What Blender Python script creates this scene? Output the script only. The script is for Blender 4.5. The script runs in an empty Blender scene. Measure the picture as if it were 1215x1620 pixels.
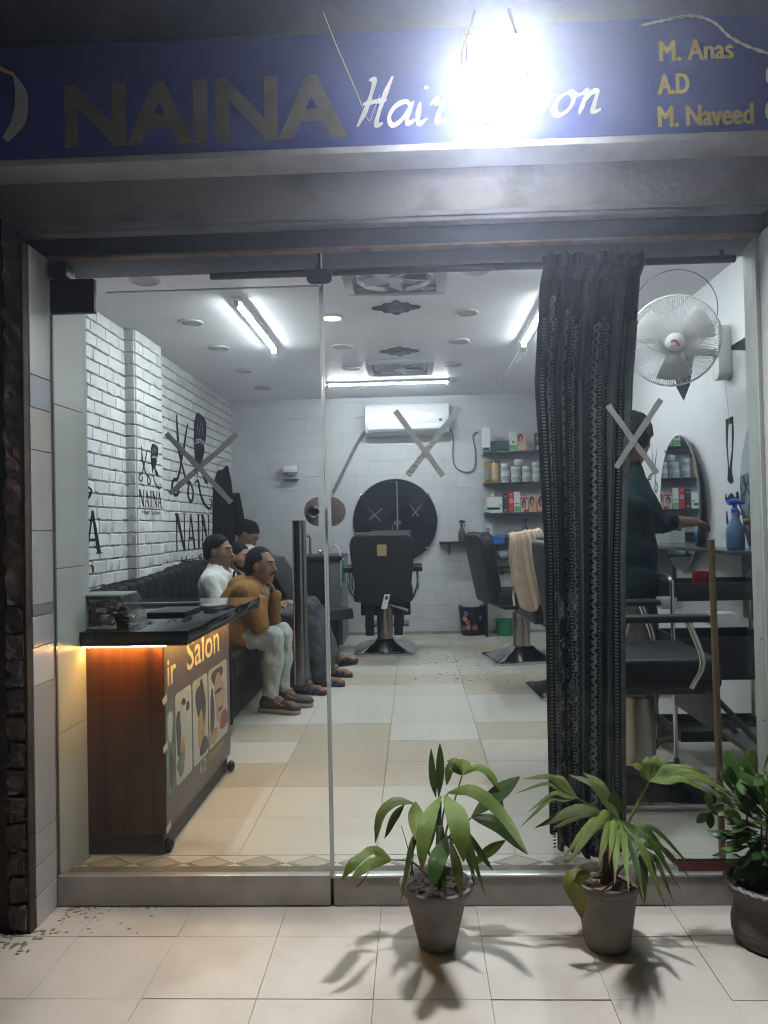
import bpy, bmesh, math, random
import numpy as np
from mathutils import Vector, Matrix
R_ = math.radians
random.seed(7); rng = np.random.default_rng(7)
scene = bpy.context.scene
col = scene.collection

# ---------------------------------------------------------------- camera
F = 1217.0                                   # focal length in photo pixels (1215 x 1620)
CAM = np.array([0.0, -2.5, 1.22])
cam_rot = Matrix.Rotation(.038, 3, 'Z') @ Matrix.Rotation(math.pi/2 + .018, 3, 'X') @ Matrix.Rotation(-.021, 3, 'Z')
cd = bpy.data.cameras.new('camera'); cam = bpy.data.objects.new('camera', cd); col.objects.link(cam)
cam.location = CAM; cam.rotation_euler = cam_rot.to_euler()
cd.sensor_fit = 'VERTICAL'; cd.sensor_height = 36.0; cd.lens = F/1620*36
cd.clip_start = .05; cd.clip_end = 500
scene.camera = cam
scene.render.resolution_x = 768; scene.render.resolution_y = 1024

# ---------------------------------------------------------------- night sky, exposure
w = bpy.data.worlds.new('World'); scene.world = w; w.use_nodes = True
nt = w.node_tree; sky = nt.nodes.new('ShaderNodeTexSky'); sky.sky_type = 'NISHITA'; sky.sun_disc = False
sky.sun_elevation = R_(-5); sky.sun_rotation = R_(160)
bg = nt.nodes['Background']; bg.inputs[1].default_value = .12
nt.links.new(sky.outputs[0], bg.inputs[0])
scene.view_settings.view_transform = 'Standard'; scene.view_settings.look = 'None'
scene.view_settings.exposure = 0.0; scene.view_settings.gamma = 1.0; scene.view_settings.use_curve_mapping = False
TUBE = 215.0; FLOOD = 1000.0; WARM = 150.0
cy = scene.cycles
cy.use_light_tree = False; cy.filter_width = 1.1; cy.adaptive_threshold = .015
cy.max_bounces = 10; cy.diffuse_bounces = 5; cy.glossy_bounces = 4; cy.transparent_max_bounces = 16; cy.transmission_bounces = 6
cy.sample_clamp_indirect = 4.0; cy.use_denoising = True; cy.caustics_reflective = False; cy.caustics_refractive = False

# ---------------------------------------------------------------- measuring helpers (photo pixel -> point on a real plane)
def ray(u, v): return np.array(cam_rot @ Vector(((u-607.5)/F, -(v-810)/F, -1)))
def at_depth(u, v, y): d = ray(u, v); return CAM + d*(y-CAM[1])/d[1]
def at_side(u, v, x): d = ray(u, v); return CAM + d*(x-CAM[0])/d[0]
def at_level(u, v, z): d = ray(u, v); return CAM + d*(z-CAM[2])/d[2]

# ---------------------------------------------------------------- materials
MATS = {}
def mat(name, c, rough=.55, metal=0., var=.10, scale=7., bump=0., bscale=70., rnd=0., spec=.5, coat=0., c2=None, stretch=None, sub=0., sheen=0., detail=3., gv=1., world=False, ramp=(.25, .75)):
    if name in MATS: return MATS[name]
    m = bpy.data.materials.new(name); m.use_nodes = True; MATS[name] = m
    n = m.node_tree.nodes; l = m.node_tree.links; b = n['Principled BSDF']
    b.inputs['Roughness'].default_value = rough; b.inputs['Metallic'].default_value = metal
    b.inputs['Specular IOR Level'].default_value = spec; b.inputs['Coat Weight'].default_value = coat
    if sub: b.inputs['Subsurface Weight'].default_value = sub; b.inputs['Subsurface Radius'].default_value = (.01, .004, .002)
    if sheen: b.inputs['Sheen Weight'].default_value = sheen
    tc = n.new('ShaderNodeTexCoord'); mp = n.new('ShaderNodeMapping'); l.new((n.new('ShaderNodeNewGeometry').outputs['Position'] if world else tc.outputs['Object']), mp.inputs[0])
    if stretch: mp.inputs['Scale'].default_value = stretch
    nz = n.new('ShaderNodeTexNoise'); nz.inputs['Scale'].default_value = scale; nz.inputs['Detail'].default_value = detail
    l.new(mp.outputs[0], nz.inputs['Vector'])
    rp = n.new('ShaderNodeValToRGB'); l.new(nz.outputs[0], rp.inputs[0])
    lo = [max(0, x*(1-var)) for x in c]; hi = [min(1, x*(1+var)) for x in c]
    if c2: lo, hi = c2, c
    rp.color_ramp.elements[0].position = ramp[0]; rp.color_ramp.elements[1].position = ramp[1]
    rp.color_ramp.elements[0].color = (*lo, 1); rp.color_ramp.elements[1].color = (*hi, 1)
    out = rp.outputs[0]
    if rnd:
        oi = n.new('ShaderNodeObjectInfo'); mr = n.new('ShaderNodeMapRange'); l.new(oi.outputs['Random'], mr.inputs[0])
        mr.inputs[3].default_value = 1-rnd; mr.inputs[4].default_value = 1+rnd*.6
        hs = n.new('ShaderNodeHueSaturation'); l.new(out, hs.inputs['Color']); l.new(mr.outputs[0], hs.inputs['Value']); out = hs.outputs[0]
        ad = n.new('ShaderNodeVectorMath'); ad.operation = 'ADD'; l.new(tc.outputs['Object'], ad.inputs[0])
        ml = n.new('ShaderNodeMath'); ml.operation = 'MULTIPLY'; ml.inputs[1].default_value = 40; l.new(oi.outputs['Random'], ml.inputs[0])
        l.new(ml.outputs[0], ad.inputs[1]); (None if world else l.new(ad.outputs[0], mp.inputs[0]))
    l.new(out, b.inputs['Base Color'])
    # a little wear in the gloss too
    n2 = n.new('ShaderNodeTexNoise'); n2.inputs['Scale'].default_value = scale*2.7; l.new(mp.outputs[0], n2.inputs['Vector'])
    m2 = n.new('ShaderNodeMapRange'); l.new(n2.outputs[0], m2.inputs[0]); m2.inputs[1].default_value = .3; m2.inputs[2].default_value = .7
    m2.inputs[3].default_value = max(.02, rough*.93); m2.inputs[4].default_value = min(1, rough*1.08+.005); (l.new(m2.outputs[0], b.inputs['Roughness']) if gv else None)
    if bump:
        nb = n.new('ShaderNodeTexNoise'); nb.inputs['Scale'].default_value = bscale; nb.inputs['Detail'].default_value = 4
        l.new(mp.outputs[0], nb.inputs['Vector'])
        bp = n.new('ShaderNodeBump'); bp.inputs['Strength'].default_value = bump; bp.inputs['Distance'].default_value = .01
        l.new(nb.outputs[0], bp.inputs['Height']); l.new(bp.outputs[0], b.inputs['Normal'])
    return m
def emit(name, c, s):
    if name in MATS: return MATS[name]
    m = bpy.data.materials.new(name); m.use_nodes = True; MATS[name] = m
    n = m.node_tree.nodes; b = n['Principled BSDF']
    b.inputs['Base Color'].default_value = (.8, .8, .8, 1); b.inputs['Emission Color'].default_value = (*c, 1); b.inputs['Emission Strength'].default_value = s
    return m
def glass_mat(name, tint=(.93, .97, .95), refl=.9, base=.045, rough=.0, smear=0.):
    if name in MATS: return MATS[name]
    m = bpy.data.materials.new(name); m.use_nodes = True; MATS[name] = m
    n = m.node_tree.nodes; l = m.node_tree.links; n.clear()
    o = n.new('ShaderNodeOutputMaterial'); mx = n.new('ShaderNodeMixShader'); t = n.new('ShaderNodeBsdfTransparent'); g = n.new('ShaderNodeBsdfGlossy')
    t.inputs[0].default_value = (*tint, 1); g.inputs['Roughness'].default_value = rough
    lw = n.new('ShaderNodeLayerWeight'); lw.inputs[0].default_value = .5
    pw = n.new('ShaderNodeMath'); pw.operation = 'POWER'; pw.inputs[1].default_value = 5; l.new(lw.outputs['Facing'], pw.inputs[0])
    ma = n.new('ShaderNodeMath'); ma.operation = 'MULTIPLY_ADD'; ma.inputs[1].default_value = refl; ma.inputs[2].default_value = base; l.new(pw.outputs[0], ma.inputs[0])
    l.new(ma.outputs[0], mx.inputs[0]); l.new(t.outputs[0], mx.inputs[1]); l.new(g.outputs[0], mx.inputs[2])
    res = mx.outputs[0]
    if smear:   # fine dust and wipe marks on the pane
        tc = n.new('ShaderNodeTexCoord'); mp = n.new('ShaderNodeMapping'); mp.inputs['Scale'].default_value = (5, 1, 1.4); l.new(tc.outputs['Object'], mp.inputs[0])
        nz = n.new('ShaderNodeTexNoise'); nz.inputs['Scale'].default_value = 3; nz.inputs['Detail'].default_value = 6; l.new(mp.outputs[0], nz.inputs['Vector'])
        mr = n.new('ShaderNodeMapRange'); mr.inputs[1].default_value = .45; mr.inputs[2].default_value = .8; mr.inputs[3].default_value = smear*.2; mr.inputs[4].default_value = smear; l.new(nz.outputs[0], mr.inputs[0])
        df = n.new('ShaderNodeBsdfDiffuse'); df.inputs[0].default_value = (.7, .72, .75, 1)
        m3 = n.new('ShaderNodeMixShader'); l.new(mr.outputs[0], m3.inputs[0]); l.new(res, m3.inputs[1]); l.new(df.outputs[0], m3.inputs[2]); res = m3.outputs[0]
    l.new(res, o.inputs[0])
    return m

# ---------------------------------------------------------------- mesh builder
ORG = {}
class MB:
    def __init__(s): s.v = []; s.f = []; s.m = []; s.uv = []; s.cm = 0
    def add(s, vs, fs):
        o = len(s.v); s.v += [tuple(float(a) for a in p) for p in vs]; s.f += [tuple(i+o for i in f) for f in fs]; s.m += [s.cm]*len(fs); return s
    def box(s, a, b, T=None):
        (x0, y0, z0), (x1, y1, z1) = a, b
        x0, x1 = min(x0, x1), max(x0, x1); y0, y1 = min(y0, y1), max(y0, y1); z0, z1 = min(z0, z1), max(z0, z1)
        vs = [(x0,y0,z0),(x1,y0,z0),(x1,y1,z0),(x0,y1,z0),(x0,y0,z1),(x1,y0,z1),(x1,y1,z1),(x0,y1,z1)]
        if T is not None: vs = [T @ Vector(p) for p in vs]
        return s.add(vs, [(3,2,1,0),(4,5,6,7),(0,1,5,4),(1,2,6,5),(2,3,7,6),(3,0,4,7)])
    def cbox(s, c, d, T=None): return s.box([c[i]-d[i]/2 for i in range(3)], [c[i]+d[i]/2 for i in range(3)], T)
    def tube(s, pts, r, n=10, cap=True, flat=1.0):
        P = [Vector(p) for p in pts]; k = len(P)
        if not hasattr(r, '__len__'): r = [r]*k
        t0 = (P[1]-P[0]).normalized(); up = Vector((0,0,1)) if abs(t0.z) < .9 else Vector((1,0,0))
        nx = t0.cross(up).normalized(); o = len(s.v); vs = []
        for i in range(k):
            t = (P[min(i+1, k-1)]-P[max(i-1, 0)]).normalized()
            nx = (nx - t*nx.dot(t)).normalized(); ny = t.cross(nx)
            for j in range(n):
                a = 2*math.pi*j/n; vs.append(P[i]+nx*math.cos(a)*r[i]+ny*math.sin(a)*r[i]*flat)
        fs = [(i*n+j, i*n+(j+1)%n, (i+1)*n+(j+1)%n, (i+1)*n+j) for i in range(k-1) for j in range(n)]
        if cap: fs += [tuple(range(n-1, -1, -1)), tuple((k-1)*n+j for j in range(n))]
        return s.add(vs, fs)
    def cyl(s, a, b, r, r2=None, n=24): return s.tube([a, b], [r, r if r2 is None else r2], n)
    def lathe(s, c, prof, n=32, T=None):
        vs = []; k = len(prof)
        for r, z in prof:
            for j in range(n):
                a = 2*math.pi*j/n; p = Vector((r*math.cos(a), r*math.sin(a), z))
                if T is not None: p = T @ p
                vs.append(p+Vector(c))
        fs = [(i*n+j, i*n+(j+1)%n, (i+1)*n+(j+1)%n, (i+1)*n+j) for i in range(k-1) for j in range(n)]
        fs += [tuple(range(n-1, -1, -1)), tuple((k-1)*n+j for j in range(n))]
        return s.add(vs, fs)
    def prism(s, fr, pts, d0, d1):
        n = len(pts); ar = sum(pts[i][0]*pts[(i+1)%n][1]-pts[(i+1)%n][0]*pts[i][1] for i in range(n))
        if ar < 0: pts = pts[::-1]
        vs = [fr(a, b, d0) for a, b in pts]+[fr(a, b, d1) for a, b in pts]
        return s.add(vs, [tuple(range(n-1, -1, -1)), tuple(range(n, 2*n))]+[(i, (i+1)%n, n+(i+1)%n, n+i) for i in range(n)])
    def ribbon(s, fr, pts, wd, d0, d1, sub=6, taper=None):
        P = smooth(pts, sub); k = len(P); L = []; Rr = []
        for i in range(k):
            t = np.array(P[min(i+1, k-1)])-np.array(P[max(i-1, 0)]); t = t/(np.linalg.norm(t)+1e-9); nn = np.array((-t[1], t[0]))
            q = i/(k-1); wv = wd if taper is None else wd*np.interp(q, np.linspace(0, 1, len(taper)), taper)
            L.append(np.array(P[i])+nn*wv/2); Rr.append(np.array(P[i])-nn*wv/2)
        vs = []
        for d in (d0, d1): vs += [fr(p[0], p[1], d) for p in L]+[fr(p[0], p[1], d) for p in Rr]
        fs = []
        for i in range(k-1):
            fs += [(2*k+i, 3*k+i, 3*k+i+1, 2*k+i+1), (i, i+1, k+i+1, k+i), (i, 2*k+i, 2*k+i+1, i+1), (k+i, k+i+1, 3*k+i+1, 3*k+i)]
        fs += [(0, k, 3*k, 2*k), (k-1, 3*k-1, 4*k-1, 2*k-1)]
        return s.add(vs, fs)
    def sphere(s, c, r, n=16, m=10, T=None):
        r = (r, r, r) if not hasattr(r, '__len__') else r
        vs = []
        for i in range(m+1):
            a = math.pi*i/m
            for j in range(n):
                b = 2*math.pi*j/n; p = Vector((r[0]*math.sin(a)*math.cos(b), r[1]*math.sin(a)*math.sin(b), -r[2]*math.cos(a)))
                if T is not None: p = T @ p
                vs.append(p+Vector(c))
        return s.add(vs, [(i*n+j, i*n+(j+1)%n, (i+1)*n+(j+1)%n, (i+1)*n+j) for i in range(m) for j in range(n)])
    def mesh(s, name, off=(0,0,0), weld=True):
        me = bpy.data.meshes.new(name); me.from_pydata([(p[0]-off[0], p[1]-off[1], p[2]-off[2]) for p in s.v], [], s.f)
        return me
    def build(s, name, m, parent=None, smooth=False, bevel=0., seg=2, loc=None, angle=35, wn=False):
        off = ORG.get(parent.name, (0,0,0)) if parent else (loc or (0,0,0))
        me = s.mesh(name, off)
        ms = m if isinstance(m, (list, tuple)) else [m]
        for q in ms: me.materials.append(q)
        if len(ms) > 1: me.polygons.foreach_set('material_index', s.m)
        return finish(name, me, parent, smooth, bevel, seg, loc, angle)
def finish(name, me, parent=None, smooth=False, bevel=0., seg=2, loc=None, angle=35):
    bm = bmesh.new(); bm.from_mesh(me)
    bmesh.ops.remove_doubles(bm, verts=bm.verts, dist=1e-6)
    bmesh.ops.dissolve_degenerate(bm, edges=bm.edges, dist=1e-7)
    bmesh.ops.recalc_face_normals(bm, faces=bm.faces)
    if bevel:
        es = [e for e in bm.edges if len(e.link_faces) == 2 and e.calc_face_angle(0) > R_(angle)]
        bmesh.ops.bevel(bm, geom=es, offset=bevel, segments=seg, affect='EDGES', profile=.6, clamp_overlap=True)
    for f in bm.faces: f.smooth = bool(smooth) or bool(bevel)
    bm.to_mesh(me); bm.free()
    if smooth or bevel: me.set_sharp_from_angle(angle=R_(40))
    o = bpy.data.objects.new(name, me); col.objects.link(o)
    if parent: o.parent = parent; ORG[o.name] = ORG.get(parent.name, (0,0,0))
    else:
        if loc: o.location = loc
        ORG[o.name] = tuple(loc or (0,0,0))
    return o
def inst(name, me, parent, loc, rot=None, scl=None):
    o = bpy.data.objects.new(name, me); col.objects.link(o); off = ORG.get(parent.name, (0,0,0)) if parent else (0,0,0)
    o.location = (loc[0]-off[0], loc[1]-off[1], loc[2]-off[2])
    if rot is not None: o.rotation_euler = rot
    if scl is not None: o.scale = scl
    if parent: o.parent = parent
    return o
def smooth(pts, sub=6):
    P = [np.array(p, float) for p in pts]
    if len(P) < 3: return [P[0]+(P[-1]-P[0])*i/sub for i in range(sub+1)]
    P = [2*P[0]-P[1]]+P+[2*P[-1]-P[-2]]; o = []
    for i in range(1, len(P)-2):
        for j in range(sub):
            t = j/sub; a, b, c, d = P[i-1], P[i], P[i+1], P[i+2]
            o.append(.5*((2*b)+(c-a)*t+(2*a-5*b+4*c-d)*t*t+(3*b-a-3*c+d)*t**3))
    o.append(P[-2]); return o
def frame(o, r, u):
    o, r, u = Vector(o), Vector(r).normalized(), Vector(u).normalized(); n = r.cross(u)
    return lambda a, b, c=0.: o+r*float(a)+u*float(b)+n*float(c)
def tag(o, label, cat, group=None):
    o['label'] = label; o['category'] = cat
    if group: o['group'] = group
    return o
def struct(o): o['kind'] = 'structure'; return o
def thing(name, label, cat, loc, group=None):
    o = bpy.data.objects.new(name, None); col.objects.link(o); o.location = loc; o.empty_display_size = .05
    ORG[o.name] = tuple(float(a) for a in loc); return tag(o, label, cat, group)
def rrect(x0, y0, x1, y1, r, n=5):
    o = []
    for cx, cy_, a0 in ((x1-r, y1-r, 0), (x0+r, y1-r, 90), (x0+r, y0+r, 180), (x1-r, y0+r, 270)):
        for i in range(n+1): a = R_(a0+90*i/n); o.append((cx+r*math.cos(a), cy_+r*math.sin(a)))
    return o
def ell(cx, cy_, a, b, n=24, rot=0.):
    c, s_ = math.cos(rot), math.sin(rot)
    return [(cx+a*math.cos(t)*c-b*math.sin(t)*s_, cy_+a*math.cos(t)*s_+b*math.sin(t)*c) for t in [2*math.pi*i/n for i in range(n)]]
def text(name, s, fr, x, y, h, m, parent, sx=1., bold=0., shear=0., ext=.001, d=.003, width=None, align='LEFT'):
    cu = bpy.data.curves.new('t', 'FONT'); cu.body = s; cu.size = 1; cu.offset = bold; cu.shear = shear; cu.extrude = .0; cu.resolution_u = 3; cu.align_x = align
    to = bpy.data.objects.new('t', cu); col.objects.link(to)
    dg = bpy.context.evaluated_depsgraph_get(); me = bpy.data.meshes.new_from_object(to.evaluated_get(dg))
    bpy.data.objects.remove(to); bpy.data.curves.remove(cu)
    k = h/.70
    if width:
        xs = [v.co.x for v in me.vertices]; sx = width/((max(xs)-min(xs))*k)
    off = Vector(ORG.get(parent.name, (0,0,0)))
    for v in me.vertices: v.co = fr(x+v.co.x*k*sx, y+v.co.y*k, d)-off
    me.name = name; me.materials.clear(); me.materials.append(m)
    o = bpy.data.objects.new(name, me); col.objects.link(o); o.parent = parent; return o
# ================================================================ the setting
FZ = .06; CZ = 2.60; BY = 5.72; LX = -1.95; RX = 1.75
white_wall = mat('white wall paint', (.52, .53, .55), .5, var=.07, scale=2.5, bump=.08, bscale=40)
white_brick = mat('white painted brick', (.58, .59, .595), .6, var=.08, scale=6, bump=.35, bscale=45, rnd=.10)
brick_joint = mat('grey brick joint', (.46, .46, .47), .8, c2=(.03, .03, .035), scale=7, detail=6, ramp=(.36, .46))
block_paint = mat('white block paint', (.51, .52, .545), .42, var=.06, scale=3, bump=.12, bscale=30, rnd=.03)
ceil_m = mat('white ceiling paint', (.90, .89, .90), .5, var=.04, scale=1.6, bump=.03, bscale=12)
plaster = mat('dirty plaster', (.27, .245, .23), .9, c2=(.11, .095, .085), scale=3.5, bump=.5, bscale=26, detail=9, world=True, ramp=(.30, .50))
dark_conc = mat('dark stained concrete', (.10, .10, .11), .9, var=.4, scale=4, bump=.4, bscale=20)
grime = mat('grimy brown plaster', (.13, .10, .085), .9, var=.6, scale=11, bump=.8, bscale=30)
old_brick = mat('weathered brick', (.085, .068, .060), .9, var=.5, scale=16, bump=.9, bscale=50, rnd=.25)
dark_metal = mat('dark painted metal', (.035, .035, .045), .45, .3, var=.3, scale=9, bump=.1)
rail_m = mat('greyish aluminium rail', (.36, .34, .32), .45, .35, var=.22, scale=8, bump=.12, bscale=40)
alu_bright = mat('bright aluminium edge', (.66, .66, .66), .3, .6, var=.1)
steel = mat('polished steel', (.68, .67, .66), .22, 1., var=.12, scale=5)
brushed = mat('brushed steel column', (.36, .33, .30), .3, 1., var=.25, scale=14, stretch=(1, 1, .2))
chrome = mat('chrome', (.62, .63, .65), .10, 1., var=.05)
black_leather = mat('black leatherette', (.012, .013, .016), .42, var=.3, scale=12, bump=.25, bscale=140, spec=.28)
black_plastic = mat('black plastic', (.016, .016, .018), .35, var=.25, scale=9, spec=.3)
black_print = mat('black wall print', (.010, .011, .014), .7, var=.2, spec=.12)
grey_print = mat('grey wall print', (.30, .31, .33), .5, var=.1)
tape_m = mat('grey sticky tape', (.27, .28, .27), .6, var=.12, scale=30, bump=.1)
pave_tile = mat('cream pavement tile', (.61, .56, .49), .42, c2=(.47, .41, .335), scale=2.2, bump=.05, bscale=60, rnd=.05, detail=9, world=True, ramp=(.34, .52))
grout = mat('grey grout', (.30, .27, .23), .9, var=.3, scale=20)
dirt = mat('dirt at wall foot', (.24, .195, .145), .95, var=.4, scale=18, bump=.8)
mirror_m = mat('mirror silver', (.68, .80, .86), .015, 1., var=.02)
glass_pane = glass_mat('shop glass', base=.028, refl=.75, smear=.014)
glass_edge = mat('pale glass edge', (.72, .76, .74), .25, var=.15, scale=20, stretch=(1, 1, .1))

g = MB().box((-60, -60, -.16), (60, 60, -.06)).build('ground', mat('asphalt', (.05, .05, .052), .9, var=.3, scale=3, bump=.5, bscale=60)); struct(g)
pv = MB().box((-4, -3.2, -.055), (4, .20, -.006)).build('pavement', grout); struct(pv)
tm = MB().box((-.1511, -.1514, -.010), (.1511, .1514, 0)); tme = tm.build('tile', pave_tile, pv, bevel=.0008, seg=1).data
bpy.data.objects.remove(bpy.data.objects['tile'])
for i in range(-7, 8):
    for j in range(-8, 1):
        x, y = -.131+.1525+.3035*i, -.192-.1525+.3045*(j+1)
        if y > -.05 and False: continue
        inst('tile', tme, pv, (x, y, random.uniform(-.0015, .0008)), (random.uniform(-.0015, .0015), random.uniform(-.0015, .0015), random.choice((0, math.pi/2, math.pi, -math.pi/2))))
d_ = MB()
for k in range(70):
    a = random.uniform(0, 1); x = -1.14+random.random()**2*.30*(1 if k % 2 else .4); y = -.01-random.random()**2*.18
    d_.sphere((x, y, .0008), (random.uniform(.002, .009), random.uniform(.002, .006), .0012), 7, 4)
for k in range(90):
    x = -1.40+random.random()*.26; y = -.16-random.random()**1.5*.13
    d_.sphere((x, y, .001), (random.uniform(.003, .013), random.uniform(.003, .010), random.uniform(.001, .003)), 7, 4)
o = d_.build('dirt', dirt, smooth=True); o['kind'] = 'stuff'; tag(o, 'brown dirt and crumbs gathered at the foot of the doorway', 'dirt'); o['kind'] = 'stuff'

# ---- shop front
wf = MB()
wf.box((-4, -.17, -.05), (-1.262, .20, 2.2)); wf.box((1.135, -.17, -.05), (4, .08, 2.2)); wf.box((-1.262, .0, -.05), (-1.20, .20, 2.13))
wf_o = struct(wf.build('wall_front', mat('mottled dark facade', (.035, .030, .028), .95, var=.5, scale=6, bump=.6, bscale=22)))  # near-black facade colour with random mottling
top = MB().box((-4, -.045, 2.215), (4, .24, 4.2)).build('beam', plaster); struct(top)
up_ = MB().box((-4, -.065, 2.745), (4, -.047, 4.2)).build('facade_panel', dark_conc, top)
mo = MB().box((-4, -.062, 2.205), (4, -.046, 2.222)).box((-4, -.056, 2.190), (4, .02, 2.2045)).build('moulding', mat('grey moulding', (.25, .24, .25), .7, var=.3, scale=5, bump=.3), top, bevel=.003)
li = MB().box((-4, -.02, 2.128), (4, .20, 2.189)).build('lintel', dark_metal, bevel=.004); struct(li)
li2 = MB().box((-1.19, -.03, 2.120), (1.13, .005, 2.1275)).build('lintel_edge', mat('rusty lintel edge', (.16, .10, .07), .8, var=.5, scale=12), li)

# jagged weathered jamb edge on the left: bricks below, rough plaster above
jm = thing('door_jamb', 'weathered doorway edge with bare bricks low down and rough plaster above', 'jamb', (-1.23, -.14, 0))
def rough_box(a, b, amp, nx=1, ny=1, nz=6, seed=0):
    rr = np.random.default_rng(seed); m_ = bmesh.new(); bmesh.ops.create_cube(m_, size=1)
    for v in m_.verts: v.co = Vector([a[i]+(v.co[i]+.5)*(b[i]-a[i]) for i in range(3)])
    es = [e for e in m_.edges if abs(e.verts[0].co.z-e.verts[1].co.z) > .5*(b[2]-a[2])]
    bmesh.ops.subdivide_edges(m_, edges=es, cuts=nz, use_grid_fill=True)
    for ax, k in ((0, nx), (1, ny)):
        es = [e for e in m_.edges if abs(e.verts[0].co[ax]-e.verts[1].co[ax]) > .5*(b[ax]-a[ax])]
        bmesh.ops.subdivide_edges(m_, edges=es, cuts=k, use_grid_fill=True)
    for v in m_.verts: v.co += Vector(rr.normal(0, amp, 3))
    q = MB(); m_.verts.index_update(); q.add([v.co[:] for v in m_.verts], [[v.index for v in f.verts] for f in m_.faces]); m_.free(); return q
rough_box((-1.255, -.178, 1.0), (-1.199, -.10, 2.125), .0045, 1, 1, 40, 3).build('plaster_edge', grime, jm, smooth=True)
rough_box((-1.256, -.165, .0), (-1.203, -.10, .998), .003, 1, 1, 30, 4).build('mortar', grime, jm, smooth=True)
for k in range(12):
    z0 = .015+k*.082
    rough_box((-1.254-random.random()*.004, -.180-random.random()*.004, z0), (-1.202, -.11, z0+.066+random.random()*.008), .0035, 2, 1, 3, 20+k).build('brick', old_brick, jm, smooth=True)
MB().box((-1.1985, -.182, .0), (-1.1905, -.150, 2.125)).build('steel_edge', mat('rusty dark steel edging', (.05, .038, .03), .7, .4, var=.5, scale=14, bump=.3), jm, bevel=.002)

# tiled side of the doorway, both sides
lr = struct(MB().box((-1.199, -.149, 0), (-1.1925, .235, 2.126)).build('reveal_wall', grout))
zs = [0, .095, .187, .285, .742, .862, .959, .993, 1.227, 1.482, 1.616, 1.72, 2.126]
refl_cols = [(.50,.48,.45),(.44,.42,.40),(.40,.39,.37),(.38,.37,.36),(.58,.57,.55),(.42,.41,.40),(.22,.22,.22),(.40,.40,.385),(.41,.41,.39),(.46,.43,.39),(.34,.35,.38),(.42,.43,.41)]  # greys differ per tile to imitate reflections in the glossy tiling
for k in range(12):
    MB().box((-1.1924, -.148, zs[k]+.0015), (-1.1865-random.random()*.001, -.012, zs[k+1]-.001)).build('tile', mat('doorway tile %d' % k, [e*.78 for e in refl_cols[k]], .22, var=.08, scale=6), lr, bevel=.001, seg=1)
for k, (a, b) in enumerate(((0, .55), (.55, 1.1), (1.1, 1.65), (1.65, 2.126))):
    MB().box((-1.1924, .012, a+.0012), (-1.187, .234, b-.0012)).build('tile', mat('pale doorway tile', (.56, .57, .54), .3, var=.07, scale=4), lr, bevel=.001, seg=1)
rr_ = struct(MB().box((1.122, -.168, 0), (1.134, .078, 2.126)).build('reveal_wall', mat('greenish white reveal paint', (.50, .52, .49), .5, var=.14, scale=9, bump=.2)))
MB().tube([(1.1215, -.02, .83), (1.121, .0, .828), (1.1215, .03, .835), (1.121, .06, .826)], .0012, 5).build('crack', dark_metal, rr_)
MB().tube([(1.1215, -.03, .60), (1.121, .0, .585), (1.1215, .03, .575), (1.121, .06, .56)], .0012, 5).build('crack', dark_metal, rr_)

# ---- interior shell
fl = struct(MB().box((LX-.1, .06, -.05), (RX+.1, BY+.1, FZ-.006)).build('floor', grout))
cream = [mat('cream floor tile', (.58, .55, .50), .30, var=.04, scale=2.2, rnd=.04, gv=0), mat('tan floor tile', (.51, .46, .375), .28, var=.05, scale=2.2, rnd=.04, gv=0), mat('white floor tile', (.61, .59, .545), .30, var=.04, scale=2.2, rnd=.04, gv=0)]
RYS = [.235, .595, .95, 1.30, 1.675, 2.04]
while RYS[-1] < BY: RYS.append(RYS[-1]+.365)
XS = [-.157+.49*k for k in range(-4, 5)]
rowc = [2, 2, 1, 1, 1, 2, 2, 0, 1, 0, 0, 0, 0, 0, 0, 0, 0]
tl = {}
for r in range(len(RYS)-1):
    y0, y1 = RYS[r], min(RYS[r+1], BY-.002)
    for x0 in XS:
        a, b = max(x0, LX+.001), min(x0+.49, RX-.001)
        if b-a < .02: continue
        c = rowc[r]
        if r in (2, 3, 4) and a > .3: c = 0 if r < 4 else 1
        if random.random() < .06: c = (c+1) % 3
        key = (round(b-a, 3), round(y1-y0, 3), c)
        if key not in tl:
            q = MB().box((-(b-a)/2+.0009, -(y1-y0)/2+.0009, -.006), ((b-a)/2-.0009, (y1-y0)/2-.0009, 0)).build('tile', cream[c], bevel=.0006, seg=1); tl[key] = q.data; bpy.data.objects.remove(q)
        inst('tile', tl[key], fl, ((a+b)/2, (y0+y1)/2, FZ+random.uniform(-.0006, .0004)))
# patterned border just inside the door
bd = MB().box((-1.18, .105, FZ-.006), (1.12, .233, FZ-.0005)).build('border_strip', cream[2], fl)
grey_in = mat('grey border inlay', (.26, .25, .25), .35, var=.25, scale=15); tan_in = mat('tan border inlay', (.45, .41, .36), .35, var=.15, scale=10)
frf = frame((0, 0, FZ), (1, 0, 0), (0, 1, 0))
for k in range(13):
    cx = -1.09+k*.178
    MB().prism(frf, [(cx-.087, .169), (cx, .110), (cx+.087, .169), (cx, .228)], -.003, .0008).build('diamond', grey_in, fl)
    MB().prism(frf, [(cx-.068, .169), (cx, .124), (cx+.068, .169), (cx, .214)], .0012, .0022).build('diamond', tan_in, fl)
sill = struct(MB().box((-1.186, .008, -.02), (1.12, .104, FZ+.02)).build('door_sill', mat('worn dark stone sill', (.17, .155, .13), .7, var=.35, scale=11, bump=.4), bevel=.003))

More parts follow.
